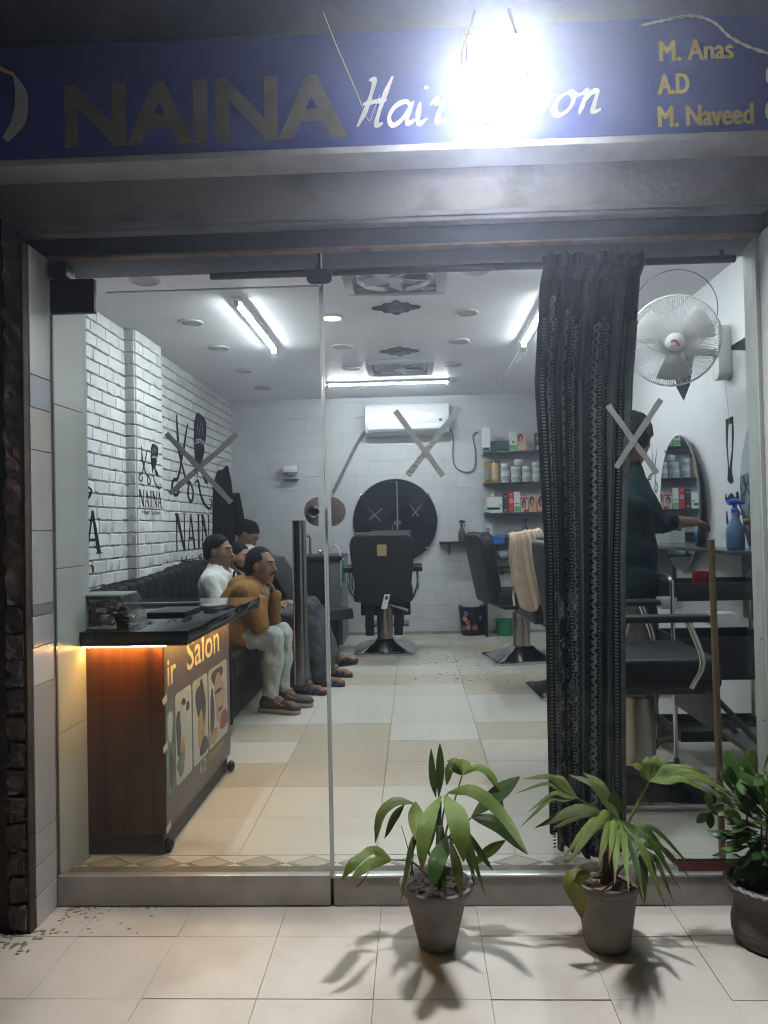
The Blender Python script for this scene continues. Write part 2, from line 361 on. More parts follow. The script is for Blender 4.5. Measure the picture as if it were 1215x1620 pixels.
wl = struct(MB().box((LX-.15, -.0, -.05), (LX-.010, BY+.15, CZ)).build('wall_left', brick_joint))
PX, PY0, PY1 = LX+.075, 2.66, 3.20           # chimney-like pier on that wall
pier = MB().box((LX-.012, PY0, FZ), (PX-.010, PY1, CZ-.001)).build('pier', brick_joint, wl)
variants = {}
def brick_mesh(L, H, k):
    key = (round(L, 2), k)
    if key in variants: return variants[key]
    rr = np.random.default_rng(100+k*37+int(L*1000)); n = 7
    top_ = [(-L/2+L*i/n, H/2+rr.normal(0, .0022)-abs(rr.normal(0, .002))*(rr.random() < .3)) for i in range(n+1)]
    bot = [(-L/2+L*i/n, -H/2+abs(rr.normal(0, .004))*(rr.random() < .5)) for i in range(n+1)]
    ins = .005; q = MB(); vs = []
    for d, i_ in ((-.011, 0), (.002, 0), (.0075, ins)):
        for j, (a, b) in enumerate(bot): vs.append((d, a*(1-i_*2/L), b+i_+rr.normal(0, .001)))
        for j, (a, b) in enumerate(top_[::-1]): vs.append((d+rr.normal(0, .0008)*(d > .005), a*(1-i_*2/L), b-i_))
    m_ = 2*(n+1); fs = []
    for s in range(2): fs += [(s*m_+j, s*m_+(j+1) % m_, (s+1)*m_+(j+1) % m_, (s+1)*m_+j) for j in range(m_)]
    o_ = 2*m_
    fs += [(o_+j, o_+j+1, o_+m_-2-j, o_+m_-1-j) for j in range(n)]
    q.add(vs, fs); ob = q.build('brick', white_brick, smooth=True); variants[key] = ob.data; bpy.data.objects.remove(ob); return variants[key]
BR = []
H = .082; row = 0; z = FZ
def run(x, ya, yb, L0, face='x'):
    y = ya
    off = (row % 2)*.5*L0
    first = True
    while y < yb-.01:
        L = (L0-off if first and off else L0)*(1 if first and off else random.uniform(.86, 1.14)); first = False
        L = min(L, yb-y)
        if yb-(y+L) < .05: L = yb-y
        BR.append((x, y+L/2, z+H/2, L, face)); y += L
while z+H <= CZ+.02:
    run(LX, 1.30, PY0, .23); run(LX, PY1, BY-.002, .23); run(PX, PY0, PY1, .27)
    BR.append((LX+.034, PY0, z+H/2, .082, 'y')); z += H; row += 1
BR.sort(key=lambda b: b[1]-.35*(b[2] > .9))
vis = [b for b in BR if b[1] > 1.85 and b[2] > .9]; rest = [b for b in BR if not (b[1] > 1.85 and b[2] > .9)]
vis.sort(key=lambda b: b[1])
stuffq = []
for i, (x, y, zz, L, fc) in enumerate(vis+rest):
    Lq = max(.05, round(L-.007, 2)); me = brick_mesh(Lq, H-.006, (i*7) % 5)
    rot = None if fc == 'x' else (0, 0, -math.pi/2)
    scl = (1, (L-.006)/Lq, 1)
    if i < 296: inst('brick', me, wl, (x, y, zz), rot, scl)
    else:
        T = Matrix.Translation((x, y, zz)) @ (Matrix.Rotation(-math.pi/2, 4, 'Z') if rot else Matrix()) @ Matrix.Diagonal((1, scl[1], 1, 1)); stuffq.append((me, T))
q = MB()
for me, T in stuffq: q.add([T @ v.co for v in me.vertices], [tuple(p.vertices) for p in me.polygons])
o = q.build('far_bricks', white_brick, wl, smooth=True); o['kind'] = 'stuff'

wb = struct(MB().box((LX-.01, BY+.004, -.05), (RX+.01, BY+.15, CZ)).build('wall_back', mat('wall joint', (.50, .51, .53), .7, var=.15, scale=10)))
bl = {}
for r in range(17):
    z0 = FZ+.155*r; z1 = min(z0+.155, CZ-.002); x = LX-.27*(.5 if r % 2 else 0)
    while x < RX:
        a, b = max(x, LX+.001), min(x+.27, RX-.001); x += .27
        if b-a < .02 or z1-z0 < .02: continue
        key = (round(b-a, 3), round(z1-z0, 3))
        if key not in bl:
            q = MB().box((-(b-a)/2+.0005, -.006, -(z1-z0)/2+.0005), ((b-a)/2-.0005, .004, (z1-z0)/2-.0005)).build('block', block_paint, bevel=.0007, seg=1); bl[key] = q.data; bpy.data.objects.remove(q)
        inst('block', bl[key], wb, ((a+b)/2, BY+random.uniform(-.0002, .0002), (z0+z1)/2))
MB().box((LX, BY-.010, FZ), (RX, BY-.0065, FZ+.03)).build('skirting', mat('dirty skirting', (.30, .29, .28), .7, var=.3, scale=9), wb)
wr = struct(MB().box((RX, .08, -.05), (RX+.15, BY+.15, CZ)).build('wall_right', white_wall))
ce = struct(MB().box((LX-.15, .20, CZ), (RX+.15, BY+.15, CZ+.12)).build('ceiling', ceil_m))
wi = struct(MB().box((LX-.1, .236, -.05), (-1.20, .30, CZ)).box((1.136, .081, -.05), (RX, .14, CZ)).box((-1.20, .241, 2.20), (1.136, .30, CZ)).build('wall_front_inside', white_wall))
# ================================================================ lights the place has
tube_on = emit('lit fluorescent tube', (.92, .95, 1.0), TUBE); tube_off = mat('unlit tube', (.62, .62, .60), .4)
batten_m = mat('white batten', (.62, .63, .64), .4, var=.05)
def tube_light(p0, p1, lit, label, grp=None):
    p0, p1 = Vector(p0), Vector(p1); c = (p0+p1)/2; L = (p1-p0).length; d = (p1-p0).normalized(); s = d.cross(Vector((0, 0, 1)))
    t = thing('tube_light', label, 'tube light', tuple(c), grp)
    fr = frame(c, d, s)     # normal = d x s = down or up
    q = MB()
    T = Matrix.Translation(c) @ Matrix(((d.x, s.x, 0, 0), (d.y, s.y, 0, 0), (0, 0, 1, 0), (0, 0, 0, 1)))
    q.box((-L/2, -.029, -.022), (L/2, .029, -.001), T).build('batten', batten_m, t, bevel=.003)
    hf = lambda a, b, e: c+d*e+s*a+Vector((0, 0, b))
    MB().prism(hf, [(.0165*math.cos(math.pi+math.pi*i/10), -.0225+.011*math.sin(math.pi+math.pi*i/10)) for i in range(11)], -L/2+.02, L/2-.02).build('tube', tube_on if lit else tube_off, t)
    for e in (-1, 1):
        MB().box((e*(L/2-.012)-.012, -.018, -.056), (e*(L/2-.012)+.012, .018, -.0225), T).build('end_cap', batten_m, t, bevel=.004)
tube_light((-1.03, 2.02, CZ), (-1.03, 3.30, CZ), 1, 'lit white tube light on the ceiling above the couch, beside the brick wall')
tube_light((-.80, 4.80, CZ), (.375, 4.80, CZ), 1, 'lit white tube light running across the ceiling in front of the air conditioner')
tube_light((.86, 2.12, CZ), (.86, 3.33, CZ), 1, 'lit white tube light whose far end shows beside the curtain')
tube_light((.90, .72, CZ), (.90, 1.60, CZ), 1, 'lit white tube light above the top of the dark curtain')
tube_light((.90, 3.62, CZ), (.90, 5.05, CZ), 0, 'thin unlit tube light on the ceiling right of the air conditioner')

dl_rim = mat('downlight rim', (.50, .49, .48), .4); dl_lens = mat('unlit downlight lens', (.42, .41, .40), .5); warm_lens = emit('lit warm downlight', (1., .78, .40), 5.5)
names = {-1.45: 'left', -.51: 'middle', .37: 'right'}
order = ['nearest the glass', 'second from the glass', 'third from the glass', 'fourth from the glass', 'nearest the back wall']
for x, ys in ((-1.45, (1.66, 2.53, 3.27, 4.12, 4.97)), (-.51, (1.66, 2.53, 3.34, 4.14, 4.99)), (.37, (1.66, 2.50, 3.28, 4.11, 4.95))):
    for k, y in enumerate(ys):
        if x == -.51 and k == 0: continue
        lit = (x == -.51 and k == 1)
        lab = 'lit warm yellow round downlight beside the door edge' if lit else 'unlit round downlight in the %s ceiling row, %s' % (names[x], order[k])
        t = thing('downlight', lab, 'downlight', (x, y, CZ), None if lit else 'round ceiling downlights')
        MB().lathe((x, y, CZ), [(.082, -.001), (.084, -.006), (.078, -.011), (.066, -.010), (.064, -.004)], 28).build('rim', dl_rim, t, smooth=True)
        MB().lathe((x, y, CZ), [(.060, -.002), (.058, -.008), (.001, -.012)], 24).build('lens', warm_lens if lit else dl_lens, t, smooth=True)
# two black lozenge rosettes
for k, (x, y) in enumerate(((-.08, 2.33), (-.08, 3.55))):
    fr = frame((x, y, CZ), (1, 0, 0), (0, -1, 0))
    pts = []
    for i in range(48):
        a = 2*math.pi*i/48; r = .10+.045*abs(math.cos(a))**14+.012*math.cos(8*a)+.02*abs(math.sin(a))**20; pts.append((r*math.cos(a), r*1.15*math.sin(a)))
    t = thing('ceiling_rosette', 'black pointed oval rosette on the ceiling, %s' % ('nearer the glass' if k == 0 else 'just before the far ceiling fan'), 'rosette', (x, y, CZ), 'black ceiling rosettes')
    MB().prism(fr, pts, .001, .012).build('plate', black_print, t, bevel=.003)
    MB().lathe((x, y, CZ), [(.05, -.012), (.045, -.022), (.01, -.028)], 20).build('boss', black_plastic, t, smooth=True)
# two square false-ceiling fans
cf_frame = mat('grey fan grille frame', (.30, .30, .31), .4, var=.1); cf_body = mat('white fan panel', (.55, .55, .56), .4); cf_dark = mat('dark fan opening', (.10, .10, .11), .6)
for k, (x, y, lab) in enumerate(((-.075, 1.70, 'square white ceiling fan panel nearer the glass, above the curtain rod'), (-.085, 4.13, 'square grey ceiling fan panel before the air conditioner'))):
    t = thing('ceiling_fan', lab, 'ceiling fan', (x, y, CZ)); h = .285; q = MB()
    for a, b in (((-h, -h), (h, -h+.05)), ((-h, h-.05), (h, h)), ((-h, -h+.051), (-h+.05, h-.051)), ((h-.05, -h+.051), (h, h-.051))):
        q.box((x+a[0], y+a[1], CZ-.035), (x+b[0], y+b[1], CZ-.001))
    q.build('frame', cf_frame, t, bevel=.004)
    MB().box((x-h+.052, y-h+.052, CZ-.006), (x+h-.052, y+h-.052, CZ-.001)).build('backing', cf_body, t)
    MB().lathe((x, y, CZ), [(.215, -.007), (.222, -.020), (.208, -.034), (.200, -.012)], 40).build('ring', steel if k == 0 else cf_body, t, smooth=True)
    MB().lathe((x, y, CZ), [(.196, -.007), (.19, -.010), (.001, -.011)], 32).build('opening', cf_dark if k else cf_frame, t)
    MB().lathe((x, y, CZ), [(.05, -.012), (.05, -.034), (.03, -.045), (.002, -.047)], 24).build('hub', cf_body, t, smooth=True)
    for j in range(5):
        a = 2*math.pi*j/5+.3; T = Matrix.Translation((x, y, CZ-.024)) @ Matrix.Rotation(a, 4, 'Z') @ Matrix.Rotation(.35, 4, 'X')
        MB().box((.052, -.035, -.002), (.185, .035, .002), T).build('blade', cf_body if k == 0 else cf_frame, t, bevel=.001)
    for j in range(8):
        q = MB(); e = j*.058-.205
        q.box((x-h+.054, y+e, CZ-.030), (x-.226, y+e+.012, CZ-.008)) if abs(e) < .1 else None
    for j in range(4):
        a = math.pi/4+j*math.pi/2
        for s in (-.12, -.04, .04, .12):
            T = Matrix.Translation((x, y, CZ-.02)) @ Matrix.Rotation(a+s, 4, 'Z'); MB().box((.232, -.006, -.008), (.30, .006, .008), T).build('slat', cf_frame, t)

# ---- floodlight over the sign
lp = at_depth(785, 125, -.33)
t = thing('flood_lamp', 'glaring white flood lamp in front of the shop sign', 'flood lamp', tuple(lp))
fl_on = emit('flood lamp face', (.93, .95, 1.0), FLOOD)
T = Matrix.Translation(lp) @ Matrix.Rotation(R_(35), 4, 'X')
MB().box((-.080, .0, -.106), (.080, .035, .106), T).build('housing', dark_metal, t, bevel=.006)
lpf = lambda a, b, c_: T @ Vector((a, -c_, b))
MB().prism(lpf, rrect(-.075, -.100, -.002, .072, .020), .016, .018).build('lens', fl_on, t); MB().prism(lpf, rrect(.002, -.090, .075, .098, .022), .016, .018).build('lens', fl_on, t)
q = MB()
for a_, b_ in (((-.080, -.107), (.080, -.1025)), ((-.080, .1025), (.080, .107)), ((-.080, -.1024), (-.0765, .1024)), ((.0765, -.1024), (.080, .1024))): q.box((a_[0], -.019, a_[1]), (b_[0], -.0005, b_[1]), T)
q.build('bezel', emit('flood lamp added bezel glow', (.93, .95, 1.), FLOOD*.085), t)  # rim glow added to throw light onto the sign
for e in (-1, 1): MB().tube([T @ Vector((e*.088, .02, 0)), T @ Vector((e*.088, .12, .06)), T @ Vector((e*.05, .2, .16))], .006, 8).build('bracket', dark_metal, t, smooth=True)
# ================================================================ sign over the door
SY = -.165
sign_blue = mat('royal blue sign vinyl', (.015, .034, .30), .30, var=.10, scale=1.2, gv=0)
gold = mat('gold sign lettering', (.82, .66, .14), .4, var=.06); foil = mat('dimmed gold foil lettering', (.36, .30, .17), .42, .6, var=.2, scale=14); sign_white = mat('white sign lettering', (.75, .75, .74), .4, var=.05)  # foil darkened in colour to imitate weak light on the large name
sg = thing('shop_sign', 'blue shop sign board with gold and white lettering above the entrance', 'sign', (0, SY, 2.38))
MB().box((-3.4, SY, 2.385), (3.4, -.046, 2.742)).build('board', sign_blue, sg, bevel=.004)
MB().box((-3.4, SY-.006, 2.362), (3.4, -.046, 2.3835)).build('bottom_trim', mat('white sign trim', (.62, .61, .60), .45, var=.2, scale=6), sg, bevel=.003)
O_ = at_depth(607, 200, SY)
sf = frame(O_, (1, 0, 0), (0, 0, 1))
def sp(u, v): p = at_depth(u, v, SY); return (p[0]-O_[0], p[2]-O_[2])
def sign_text(s, u0, v0, u1, h_px, m, bold):
    a = sp(u0, v0); b = sp(u1, v0); text('lettering', s, sf, a[0], a[1], h_px/1217*2.335, m, sg, width=b[0]-a[0], d=.0022); [text('lettering', s, sf, a[0]+ox, a[1]+oz, h_px/1217*2.335, m, sg, width=b[0]-a[0], d=.0024+.0002*kk) for kk, (ox, oz) in enumerate(((.003, 0), (.0055, .0), (.0028, .0022)))]
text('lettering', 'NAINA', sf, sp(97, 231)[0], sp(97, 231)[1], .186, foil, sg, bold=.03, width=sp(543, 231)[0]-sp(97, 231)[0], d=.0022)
sign_text('M. Anas', 1040, 98, 1155, 32, gold, .012); sign_text('A.D', 1040, 150, 1088, 32, gold, .012); sign_text('M. Naveed', 1038, 202, 1187, 33, gold, .012)
sign_text('0', 1210, 136, 1228, 32, sign_white, .03); sign_text('0', 1209, 192, 1228, 32, sign_white, .03)
SCR = {'H': ([[(.1,2.0),(.35,1.9),(.3,.8),(.1,0)], [(1.1,2.1),(.95,1.2),(.9,.1),(1.2,.1)], [(.1,.95),(.6,1.05),(1.1,1.1)]], 1.35),
 'a': ([[(.9,.8),(.6,1),(.2,.8),(.05,.35),(.3,.0),(.65,.25),(.9,.9)], [(.95,1),(.85,.4),(.95,.05),(1.3,.25)]], 1.25),
 'i': ([[(0,.95),(.06,.4),(.2,.02),(.5,.25)], [(.10,1.5),(.14,1.62)]], .5), 'r': ([[(0,.8),(.2,1.1),(.25,.85),(.5,.92),(.45,.4),(.5,.05),(.85,.2)]], .85),
 'S': ([[(1.1,1.7),(.8,2.1),(.4,1.9),(.45,1.4),(.9,.9),(.9,.3),(.5,0),(.1,.25)]], 1.3), 'l': ([[(0,.1),(.3,.9),(.55,1.9),(.4,2.2),(.25,1.8),(.2,.5),(.35,.05),(.7,.25)]], .65),
 'o': ([[(.6,1),(.2,.8),(.05,.35),(.3,0),(.7,.25),(.8,.7),(.6,1),(.9,.85),(1.2,.92)]], 1.1), 'n': ([[(0,.85),(.2,1),(.15,.4),(.1,0)], [(.12,.4),(.4,.9),(.65,.95),(.65,.5),(.68,.1),(1.0,.2)]], 1.05)}
def script(s, a0, b0, xh, slope, sx=1.):
    x = 0; q = MB()
    for ch in s:
        st, adv = SCR[ch]
        for k, p in enumerate(st):
            q.ribbon(lambda a, b, c: sf(a0+(a+.28*b)*xh*sx, b0+b*xh+(a*xh)*slope, c), [(x+e[0], e[1]) for e in p], .20, .0008, .0022+.0002*k, 6, (.5, 1.25, .8, 1.2, .5))
        x += adv
    q.build('lettering', sign_white, sg)
xh = .072
script('Hair', *sp(562, 201), xh, 0, .97); script('Saloon', *sp(715, 190), xh, 0, .97)
MB().ribbon(sf, [sp(22, 118), sp(34, 150), sp(30, 190), sp(8, 222)], .045, .0008, .002, 8, (.1, .9, 1., .5)).build('emblem', sign_white, sg)
MB().ribbon(sf, [sp(-120, 215), sp(-140, 150), sp(-60, 90), sp(22, 118)], .02, .0008, .0022, 8, (.3, 1, 1, .5)).build('emblem', gold, sg)

# wires in front of the sign
pale = mat('pale string', (.62, .60, .55), .6); cable = mat('dusty twisted cable', (.42, .38, .34), .6, var=.3, scale=60)
tag(MB().tube([at_depth(u, v, y) for u, v, y in smooth([(512, 20, -.20), (528, 62, -.205), (548, 108, -.21), (566, 150, -.212), (583, 190, -.215), (591, 176, -.213), (601, 150, -.21)], 4)], .0011, 5).build('string', pale), 'thin pale string dangling in a hook before the sign', 'string')
cp = smooth([(1015, 40, -.19), (1050, 32, -.20), (1095, 25, -.205), (1130, 36, -.21), (1160, 62, -.212), (1215, 84, -.21), (1300, 100, -.2)], 10)
t = thing('wire', 'twisted grey electric wire sagging across the top corner of the sign', 'wire', tuple(at_depth(1015, 40, -.19)))
for ph in (0, math.pi):
    MB().tube([np.array(at_depth(*p))+np.array((0, .0026*math.cos(i*.9+ph), .0026*math.sin(i*.9+ph))) for i, p in enumerate(cp)], .0022, 6).build('strand', cable, t, smooth=True)

# ================================================================ glass door and fixed glass
gd = thing('glass_door', 'frameless glass door with a steel tube handle and grey bottom rail', 'door', (-.74, 0, 0))
MB().box((-1.183, -.005, .1005), (-.293, .005, 2.010)).build('pane', glass_pane, gd)
MB().box((-1.185, -.016, .004), (-.292, .016, .100)).build('bottom_rail', rail_m, gd, bevel=.004)
MB().box((-.2925, -.0055, .101), (-.2870, .0055, 2.009)).build('pane_edge', glass_edge, gd)
MB().box((-1.0, -.0045, 2.0105), (-.293, .0045, 2.0135)).build('pane_edge', glass_edge, gd)
MB().box((-1.1865, -.0055, .101), (-1.1835, .0055, 1.94)).build('pane_edge', mat('dark glass edge', (.10, .11, .11), .3), gd)
hp = MB().prism(frame((0, 0, 0), (1, 0, 0), (0, 0, 1)), rrect(-1.178, 1.940, -1.030, 2.052, .006), .0065, .030)
hp.build('hinge_plate', black_plastic, gd, bevel=.003)
MB().box((-1.178, -.045, 2.056), (-1.115, .03, 2.108)).build('hinge_plate', black_plastic, gd, bevel=.012)
MB().box((-1.13, -.0325, 1.990), (-1.075, -.0302, 1.993)).build('hinge_seam', steel, gd)
for yy, x0 in ((-.052, -.374), (.052, -.374)):
    hb = MB().tube([(x0, yy, .72), (x0, yy, 1.243)], .0152, 22, cap=False); hb.tube([(x0, yy, .72), (x0, yy, 1.243)], .0135, 22, cap=False)
    h = hb.build('handle', steel, gd, smooth=True)
    MB().lathe((x0, yy, 1.2425), [(.0134, 0), (.0134, .0006), (.001, .0008)], 20).build('handle_cap', alu_bright, h)
    for z_ in (.80, .975, 1.17):
        MB().tube([(x0, yy*.80, z_), (x0, .0052*(1 if yy > 0 else -1), z_)], .0075, 12).build('standoff', chrome, h, smooth=True)
lockf = frame((0, 0, 0), (1, 0, 0), (0, 0, 1)); lock_m = mat('brownish steel lock plate', (.34, .30, .30), .42, .6, var=.15, scale=10)
lk = MB().prism(lockf, [(a, b) for a, b in rrect(-.353, 1.223, -.219, 1.318, .046, 10) if a <= -.2895]+[], .0058, .020)
lk.build('lock_plate', lock_m, gd, bevel=.002)
MB().lathe((-.322, -.0205, 1.270), [(.019, 0), (.019, .004), (.015, .007), (.012, .007), (.011, .004), (.001, .004)], 24, Matrix.Rotation(math.pi/2, 3, 'X')).build('lock_cylinder', steel, gd, smooth=True)

gp = thing('glass_panel', 'large fixed glass pane beside the door with a bright rail along its foot', 'glass pane', (.42, 0, 0))
MB().box((-.279, -.005, .1005), (1.120, .005, 2.119)).build('pane', glass_pane, gp)
MB().box((-.282, -.014, .002), (1.121, .014, .092)).build('bottom_rail', rail_m, gp, bevel=.004)
MB().box((-.282, -.018, .0925), (1.121, .018, .100)).build('rail_trim', alu_bright, gp, bevel=.002)
MB().box((-.2855, -.0055, .101), (-.2795, .0055, 2.119)).build('pane_edge', glass_edge, gp)
MB().prism(lockf, [(a, b) for a, b in rrect(-.353, 1.223, -.219, 1.318, .046, 10) if a >= -.2815], .0058, .020).build('lock_plate', lock_m, gp, bevel=.002)
MB().prism(lockf, rrect(-.331, 2.014, -.247, 2.060, .018), .0058, .024).build('patch_fitting', black_plastic, gp, bevel=.004)
MB().box((-.296, -.004, 2.061), (-.276, .012, 2.118)).build('patch_post', black_plastic, gp, bevel=.002)
MB().box((1.109, -.012, .1), (1.1205, .012, 2.119)).build('side_channel', mat('grey green channel', (.40, .42, .40), .5, var=.1), gp)
MB().box((.82, .007, .092), (1.108, .010, .133)).build('red_strip', mat('dull red plastic strip', (.38, .08, .07), .5, var=.15), gp)
MB().box((.815, .007, .1335), (1.108, .011, .137)).build('red_strip_edge', black_plastic, gp)

def cross(label, s1, s2, w):
    a = [at_depth(*p, -.0075) for p in s1+s2]; c = sum(a)/4
    t = thing('tape_cross', label, 'tape', (c[0], -.0075, c[2]), 'grey tape crosses on the glass')
    for k in (0, 2):
        p, q = a[k], a[k+1]; fr = frame((0, 0, 0), (1, 0, 0), (0, 0, 1))
        d = np.array((q[0]-p[0], q[2]-p[2])); L = np.linalg.norm(d); d /= L; n_ = np.array((-d[1], d[0]))*w/2
        A, B = np.array((p[0], p[2])), np.array((q[0], q[2])); j = n_*.12
        pts = [tuple(A+(B-A)*i/9+n_*random.uniform(-.10, .10)) for i in range(10)]
        o = MB().ribbon(lambda a_, b_, c_: fr(a_, b_, c_+.0004*math.sin(a_*310+b_*170)), pts, w, .0054+.0014*(k > 0), .0062+.0014*(k > 0), 4, [random.uniform(.86, 1.08) for _ in range(13)]).build('tape_strip', tape_m, t)
cross('grey tape cross stuck on the door glass in front of the coat', [(375, 687), (268, 781)], [(263, 686), (366, 795)], .0185)
cross('grey tape cross stuck on the glass below the air conditioner', [(728, 644), (645, 752)], [(625, 650), (701, 753)], .0195)
cross('grey tape cross stuck on the glass over the curtain edge and barber', [(962, 641), (1040, 749)], [(1046, 632), (974, 740)], .0195)

# ================================================================ curtain and rod
rod = thing('curtain_rod', 'dark curtain rod behind the glass hung on two short brackets', 'curtain rod', (.25, .13, 2.098))
MB().tube([(-.685, .13, 2.098), (1.105, .13, 2.098)], .0125, 14).build('rod', dark_metal, rod, smooth=True)
for x in (-.312, 1.06):
    MB().box((x-.007, .123, 2.111), (x+.007, .137, 2.19)).cyl((x, .13, 2.14), (x, .13, 2.165), .013).build('bracket', dark_metal, rod, bevel=.002)
cur_m = mat('black curtain cloth', (.0115, .0125, .017), .62, var=.35, scale=9, bump=.25, bscale=160, spec=.15)
cur_grey = mat('grey curtain stripe', (.10, .105, .11), .7, var=.25, scale=30)
cur_pr = mat('pale curtain print', (.22, .23, .235), .7, var=.45, scale=26)
cur_pr2 = mat('dim curtain print', (.11, .115, .115), .7, var=.4, scale=26)
rs = np.random.default_rng(5); ph = rs.uniform(0, 6.28, 6)
def S(s, z, c=0.):
    t = np.clip((2.10-z)/2.0, -.05, 1.02)
    xl = np.interp(t, [0, .2, .5, 1], [.470, .437, .452, .440]); xr = np.interp(t, [0, .2, .5, .8, 1], [.806, .762, .722, .705, .698])
    g_ = s+.016*math.sin(2*math.pi*3.1*s+ph[0]+1.2*t)+.010*math.sin(2*math.pi*7*s+ph[1]-1.5*t)
    x = xl+(xr-xl)*g_
    A = .010+.012*min(1, t*2.5)
    y = .165+A*math.sin(2*math.pi*6.5*s+ph[2]+.8*t)+.012*math.sin(2*math.pi*2.3*s+ph[3]+2*t)+.005*math.sin(2*math.pi*15*s+ph[4])+.007*math.sin(2*math.pi*4.2*s+6*t+ph[5])+.004*math.sin(9*s+11*t)
    if t < .02: y = .130+(y-.165)*1.2+(-.017)
    return Vector((x, y-c, z))
cu = thing('curtain', 'black curtain gathered into folds and printed with pale chains and flowers', 'curtain', (.58, .165, .09))
NS, NT = 130, 70; vs = []; fs = []
topn = [2.128+.022*abs(math.sin(2*math.pi*5.2*i/NS+.5))**.6+.008*math.sin(i*.9) for i in range(NS+1)]
for j in range(NT+1):
    for i in range(NS+1):
        s = i/NS; q = j/NT
        zb = .165 if s < .09 else (.092+.012*math.sin(9*s))
        if j < 4: z = topn[i]+(2.085-topn[i])*j/4
        else: z = 2.085+(zb-2.085)*(j-4)/(NT-4)
        vs.append(S(s, z))
fs = [(j*(NS+1)+i, j*(NS+1)+i+1, (j+1)*(NS+1)+i+1, (j+1)*(NS+1)+i) for j in range(NT) for i in range(NS)]
q = MB(); q.add(vs, fs); cl = q.build('cloth', cur_m, cu, smooth=True)
so = cl.modifiers.new('thick', 'SOLIDIFY'); so.thickness = .002; so.offset = 0
def csf(a, b, c):
    p = S(a, b); d = S(a+.004, b)-S(a-.004, b); n_ = Vector((d.y, -d.x, 0)).normalized(); return p+n_*(c+.0028)
q = MB(); nb = 120
for (s0, w_) in ((.775, .06), (.45, .02), (.86, .018)):
    vv = []
    for j in range(nb+1):
        z = 2.05-1.93*j/nb
        for i in range(5): vv.append(csf(s0-w_/2+w_*i/4, z, -.0006))
    q.add(vv, [(j*5+i, j*5+i+1, (j+1)*5+i+1, (j+1)*5+i) for j in range(nb) for i in range(4)])
q.build('stripe_print', cur_grey, cu, smooth=True)
def chain(q, s0, z0, z1, amp=.026, per=.026):
    n = int((z0-z1)/per*6)
    for sg_ in (1, -1):
        q.ribbon(csf, [(s0+sg_*amp*math.sin(math.pi*2*i/12+.3*sg_), z0-(z0-z1)*i/n) for i in range(n+1)], .011, .0, .0006+.0004*sg_, 1)
def dots(q, s0, z0, z1, per=.0115):
    for i in range(int((z0-z1)/per)):
        z = z0-i*per; q.prism(csf, ell(s0, z, .010, .0032, 6), 0, .0006)
q = MB()
for s0, zt in ((.095, 2.0), (.275, 1.95), (.375, 1.9), (.60, 1.9), (.69, 1.9), (.85, 1.9)): chain(q, s0, zt, .11)
for s0 in (.04, .15, .225, .33, .425, .545, .645, .745, .80, .905): dots(q, s0, 1.92, .11)
q.build('chain_print', cur_pr, cu)
q = MB(); chain(q, .95, 1.9, .11, .02, .016); chain(q, .98, 1.9, .11, .016, .014); q.build('chain_print', cur_pr2, cu)
q = MB(); q2 = MB()
for s0, zt in ((.15, .98), (.31, 1.0)):
    n = 60
    q2.ribbon(csf, [(s0+.03*math.sin(2*math.pi*(zt-.1)*4.5*i/n), zt-(zt-.11)*i/n) for i in range(n+1)], .006, 0, .0006, 1)
    k = 0; z = zt-.02
    while z > .12:
        e = .04*(1 if k % 2 else -1)
        q.prism(csf, ell(s0+e, z, .014, .011, 10, .5*(1 if k % 2 else -1)), 0, .0010)
        q.ribbon(csf, [(s0+e*.3, z+.012), (s0+e*1.3, z+.03), (s0+e*1.2, z+.05)], .012, 0, .0007, 4, (.3, 1, .1))
        if k % 3 == 0:
            for a in range(3): q2.prism(csf, ell(s0-e*.7+.026*math.cos(2.1*a), z-.03+.016*math.sin(2.1*a), .026, .016, 10, 2.1*a), 0, .0012+.0003*a)
        if k % 3 == 1: q.ribbon(csf, [(s0-e, z-.03), (s0-e*1.5, z-.045), (s0-e*1.2, z-.06), (s0-e*.8, z-.052), (s0-e, z-.045)], .007, 0, .0008, 5)
        z -= .052; k += 1
q.build('leaf_print', mat('bright leaf print', (.36, .37, .36), .7, var=.3, scale=30), cu); q2.build('flower_print', cur_pr2, cu)
